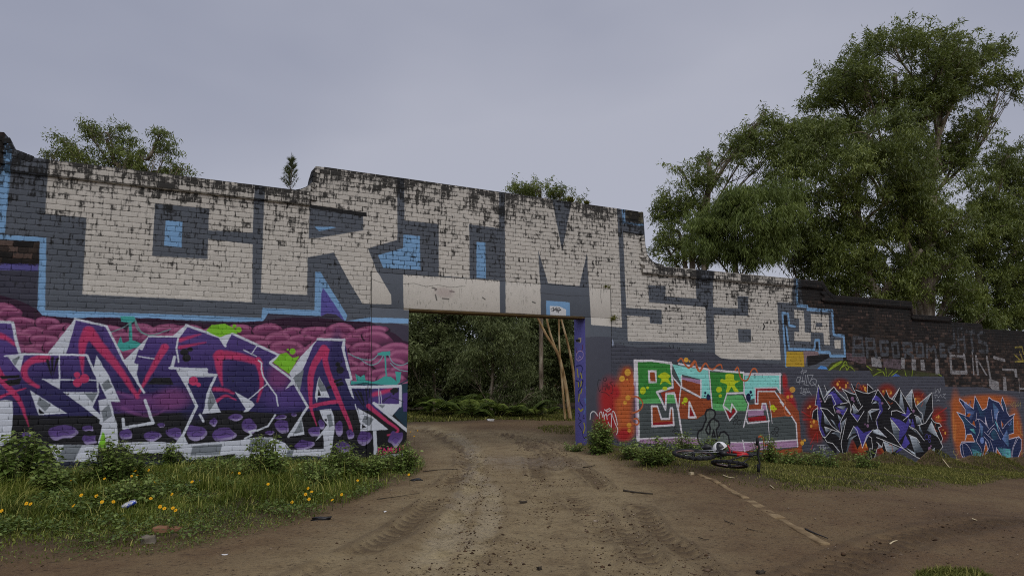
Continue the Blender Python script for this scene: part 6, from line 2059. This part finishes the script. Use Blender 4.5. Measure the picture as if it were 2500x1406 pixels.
# ------------------------------------------------------------------ the bicycle lying on its side
def bicycle():
    p = GH(1750, 1153)
    k = FPX / ((p - CAM) @ FWD)
    root = empty('bicycle', p, 'red and black mountain bike lying on its side in the grass by the wall', 'bicycle')
    M_red = simple_mat('red_frame', alb((150, 26, 30)), 0.3, 0.5, 0.1, 10)
    M_tyre = simple_mat('tyre_rubber', alb((26, 26, 28)), 0.8, 0.3, 0.2, 40)
    M_rim = simple_mat('rim_alloy', alb((108, 88, 84)), 0.3, 0.6, 0.1, 30, 0.7)
    M_blk = simple_mat('black_metal', alb((24, 24, 26)), 0.4, 0.5, 0.1)
    M_chr = simple_mat('bright_metal', alb((150, 152, 156)), 0.25, 0.6, 0.1, 30, 0.8)
    # bike frame axes: f forward (to the right), b bike-up (away from camera), n normal of the bike plane (up)
    tilt = math.radians(5)
    f = np.array([math.cos(math.radians(16)), -math.sin(math.radians(16)), -0.06]); f /= np.linalg.norm(f)
    b = np.array([0.2, math.cos(tilt), math.sin(tilt)]); b -= f * (b @ f); b /= np.linalg.norm(b)
    n = np.cross(f, b)
    O = p + np.array([0, 0.0, 0.30])
    X = lambda x, y, z=0.0: O + f * x + b * y + n * z

    def wheel(c, ax1, ax2, axn, R, name='wheel'):
        w = MB()
        th = np.linspace(0, 2 * math.pi, 33)
        ringp = lambda r, z=0: np.array([c + ax1 * r * math.cos(q) + ax2 * r * math.sin(q) + axn * z for q in th])
        w.tube(ringp(R - 0.024), 0.027, 8, False)
        for i in range(40):       # knobs of the tread
            q = 2 * math.pi * i / 40
            d = ax1 * math.cos(q) + ax2 * math.sin(q)
            w.box(c + d * (R + 0.003) + axn * (0.012 if i % 2 else -0.012), (0.010, 0.024, 0.016), np.stack([d, np.cross(axn, d), axn], 1))
        hub = w.build(name, M_tyre, root)
        w = MB(); w.tube(ringp(R - 0.055), 0.012, 6, False); w.build('rim', M_rim, hub)
        w = MB(); w.tube([c - axn * 0.05, c + axn * 0.05], 0.022, 8)
        w.build('hub', M_blk, hub)
        w = MB()
        for i in range(20):
            q = 2 * math.pi * i / 20
            w.tube([c + axn * (0.03 if i % 2 else -0.03) + 0.018 * (ax1 * math.cos(q + .6) + ax2 * math.sin(q + .6)), c + (ax1 * math.cos(q) + ax2 * math.sin(q)) * (R - 0.06)], 0.0014, 3)
        w.build('spokes', M_chr, hub)
        return c

    RW = 0.325
    rw = X(-0.34, 0.0, -0.055)
    wheel(rw, f, b, n, RW)
    bb, seat_t, head_t, head_b = X(0.08, -0.05), X(-0.04, 0.26), X(0.50, 0.14), X(0.535, 0.03)
    # front wheel swung right back under the frame
    f2 = -f * 0.85 - b * 0.5; f2 /= np.linalg.norm(f2)
    fw = X(0.20, -0.16, -0.12)
    a1 = f; a2 = np.cross(n, f) * math.cos(0.35) + n * math.sin(0.35) * -1
    wheel(fw, a1, a2 / np.linalg.norm(a2), np.cross(a1, a2), 0.27)
    m = MB()
    m.tube([seat_t, head_t], 0.017, 8); m.tube([bb, head_b], 0.021, 8); m.tube([bb, seat_t], 0.016, 8)
    for z in (-0.05, 0.05):
        m.tube([bb + n * z * .4, rw + n * z], 0.009, 6); m.tube([X(-0.03, 0.21) + n * z * .3, rw + n * z], 0.008, 6)
    m.build('frame', M_blk, root)
    m = MB(); m.tube([seat_t * 0.45 + head_t * 0.55, seat_t * 0.05 + head_t * 0.95], 0.0215, 8); m.tube([bb * 0.5 + head_b * 0.5, bb * 0.12 + head_b * 0.88], 0.0245, 8); m.build('frame_panel', M_red, root)
    m = MB(); m.tube([head_t + (head_t - head_b) * 0.1, head_b - (head_t - head_b) * 0.1], 0.022, 8); m.build('head_tube', M_blk, root)
    m = MB()
    for z in (-0.055, 0.055):
        m.tube([head_b, head_b * 0.6 + fw * 0.4 + n * z, fw + n * z], 0.012, 6)
    m.build('fork', M_blk, root)
    st = X(0.63, 0.13)
    m = MB(); m.tube([head_t, st], 0.015, 8); m.build('handlebar_stem', M_blk, root)
    m = MB()
    up = np.array([0, 0, 1.0])
    g0, g1 = st - up * (st[2] - p[2] - 0.015), st + up * 0.27
    m.tube([g0, st - up * 0.12 + f * 0.02, st, st + up * 0.12 + f * 0.02, g1], 0.017, 8)
    bar = m.build('handlebar', M_blk, root)
    m = MB(); m.tube([g1 - up * 0.12, g1 + up * 0.005], 0.024, 8); m.build('grip', M_tyre, bar)
    m = MB(); m.tube([g0 + up * 0.0, g0 + up * 0.12], 0.024, 8); m.build('grip', M_tyre, bar)
    for s_ in (0.17, -0.16):
        m = MB(); m.tube([st + up * s_, st + up * s_ - f * 0.045, st + up * (s_ + 0.06 * np.sign(s_)) - f * 0.06], 0.006, 5); m.build('brake_lever', M_blk, bar)
    m = MB(); m.tube([seat_t, X(-0.075, 0.34)], 0.013, 8); m.build('seat_post', M_chr, root)
    m = MB()
    prof = [(-0.13, 0.012), (-0.09, 0.055), (-0.03, 0.065), (0.03, 0.035), (0.12, 0.018), (0.15, 0.006)]
    V, F = [], []
    for x, w_ in prof:
        for yy, zz in ((0.03, -w_), (0.045, 0), (0.03, w_), (0.0, w_ * .8), (0.0, -w_ * .8)):
            V.append(X(-0.09 + x, 0.34 + yy, zz))
    for i in range(len(prof) - 1):
        for j in range(5):
            F.append([i * 5 + j, i * 5 + (j + 1) % 5, i * 5 + 5 + (j + 1) % 5, i * 5 + 5 + j])
    m.put(V, [np.array(F), np.array([[0, 1, 2, 3, 4], [29, 28, 27, 26, 25]])])
    m.build('saddle', M_blk, root, smooth=True)
    th = np.linspace(0, 2 * math.pi, 25)
    m = MB(); m.tube(np.array([bb + n * 0.05 + 0.085 * (f * math.cos(q) + b * math.sin(q)) for q in th]), 0.006, 5, False)
    for q in th[:-1:5]: m.tube([bb + n * 0.05, bb + n * 0.05 + 0.085 * (f * math.cos(q) + b * math.sin(q))], 0.006, 5)
    m.build('chainring', M_blk, root)
    cr = -b * 0.6 - up * 0.35 + f * 0.1; cr /= np.linalg.norm(cr)
    for s_, z in ((1, 0.07), (-1, -0.07)):
        e = bb + n * z + cr * 0.17 * s_
        m = MB(); m.tube([bb + n * z, e], [0.012, 0.009], 6); ck = m.build('crank', M_blk, root)
        m = MB(); m.box(e + n * 0.05 * s_, (0.09, 0.03, 0.07), np.stack([f, b, n], 1)); m.build('pedal', M_blk, ck)
    m = MB(); m.tube([rw - n * 0.05, rw - n * 0.06 - b * 0.07, rw - n * 0.06 - b * 0.12 + f * 0.03], 0.016, 6); m.build('derailleur', M_blk, root)
    m = MB()
    for s_ in (0.085, -0.085):
        m.tube([bb + n * 0.05 + b * s_, rw + n * 0.045 + b * s_ * 0.55], 0.004, 4)
    m.build('chain', M_chr, root)
    m = MB(); m.tube(catmull(np.array([st, X(0.60, 0.05, 0.10), X(0.50, 0.0, 0.08), X(0.46, 0.10, 0.03)]), False, 5), 0.0035, 4); m.build('brake_cable', M_blk, root)
    return X, n, f, b


BX, Bn, Bf, Bb = bicycle()


def helmet():
    c = BX(0.06, 0.14, 0.05)
    root = empty('bicycle_helmet', c, 'white helmet with black vents and red strap lying on the bicycle', 'helmet')
    t = NT('helmet_shell')
    a = t.attr('tint')
    M_sh = t.done(t.ramp(a, [(0.0, alb((205, 208, 214))), (0.49, alb((205, 208, 214))), (0.51, alb((16, 16, 18))), (1.0, alb((16, 16, 18)))]), 0.25, 0.5)
    nu, nv = 28, 10
    V, T = [], []
    for j in range(nv + 1):
        ph = j / nv * math.pi / 2
        for i in range(nu):
            th = 2 * math.pi * i / nu
            vent = 1.0 if (math.sin(th * 3 + 0.9) > -0.05 and 0.12 < ph < 1.3) else 0.0
            r = 0.105 * (1 - 0.06 * vent)
            V.append(c + np.array([math.cos(th) * math.cos(ph) * r * 1.15, math.sin(th) * math.cos(ph) * r * 0.9, math.sin(ph) * r * 1.05 + 0.0])); T.append(vent)
    F = [[j * nu + i, j * nu + (i + 1) % nu, (j + 1) * nu + (i + 1) % nu, (j + 1) * nu + i] for j in range(nv) for i in range(nu)]
    R = rot_to((0.9, 0.1, 0.35))
    V = (np.array(V) - c) @ R.T + c
    add('shell', mesh_np('shell', V - c, np.array(F), {'tint': T}, smooth=True), M_sh, root)
    m = MB()
    P = np.array([c + np.array([0.09, -0.11, 0.06]), c + np.array([0.12, -0.10, 0.0]), c + np.array([0.13, -0.06, -0.07]), c + np.array([0.10, 0.02, -0.06])])
    m.tube(catmull(P, False, 5), 0.012, 5); m.build('strap', simple_mat('red_strap', alb((150, 50, 60)), 0.7), root)


helmet()
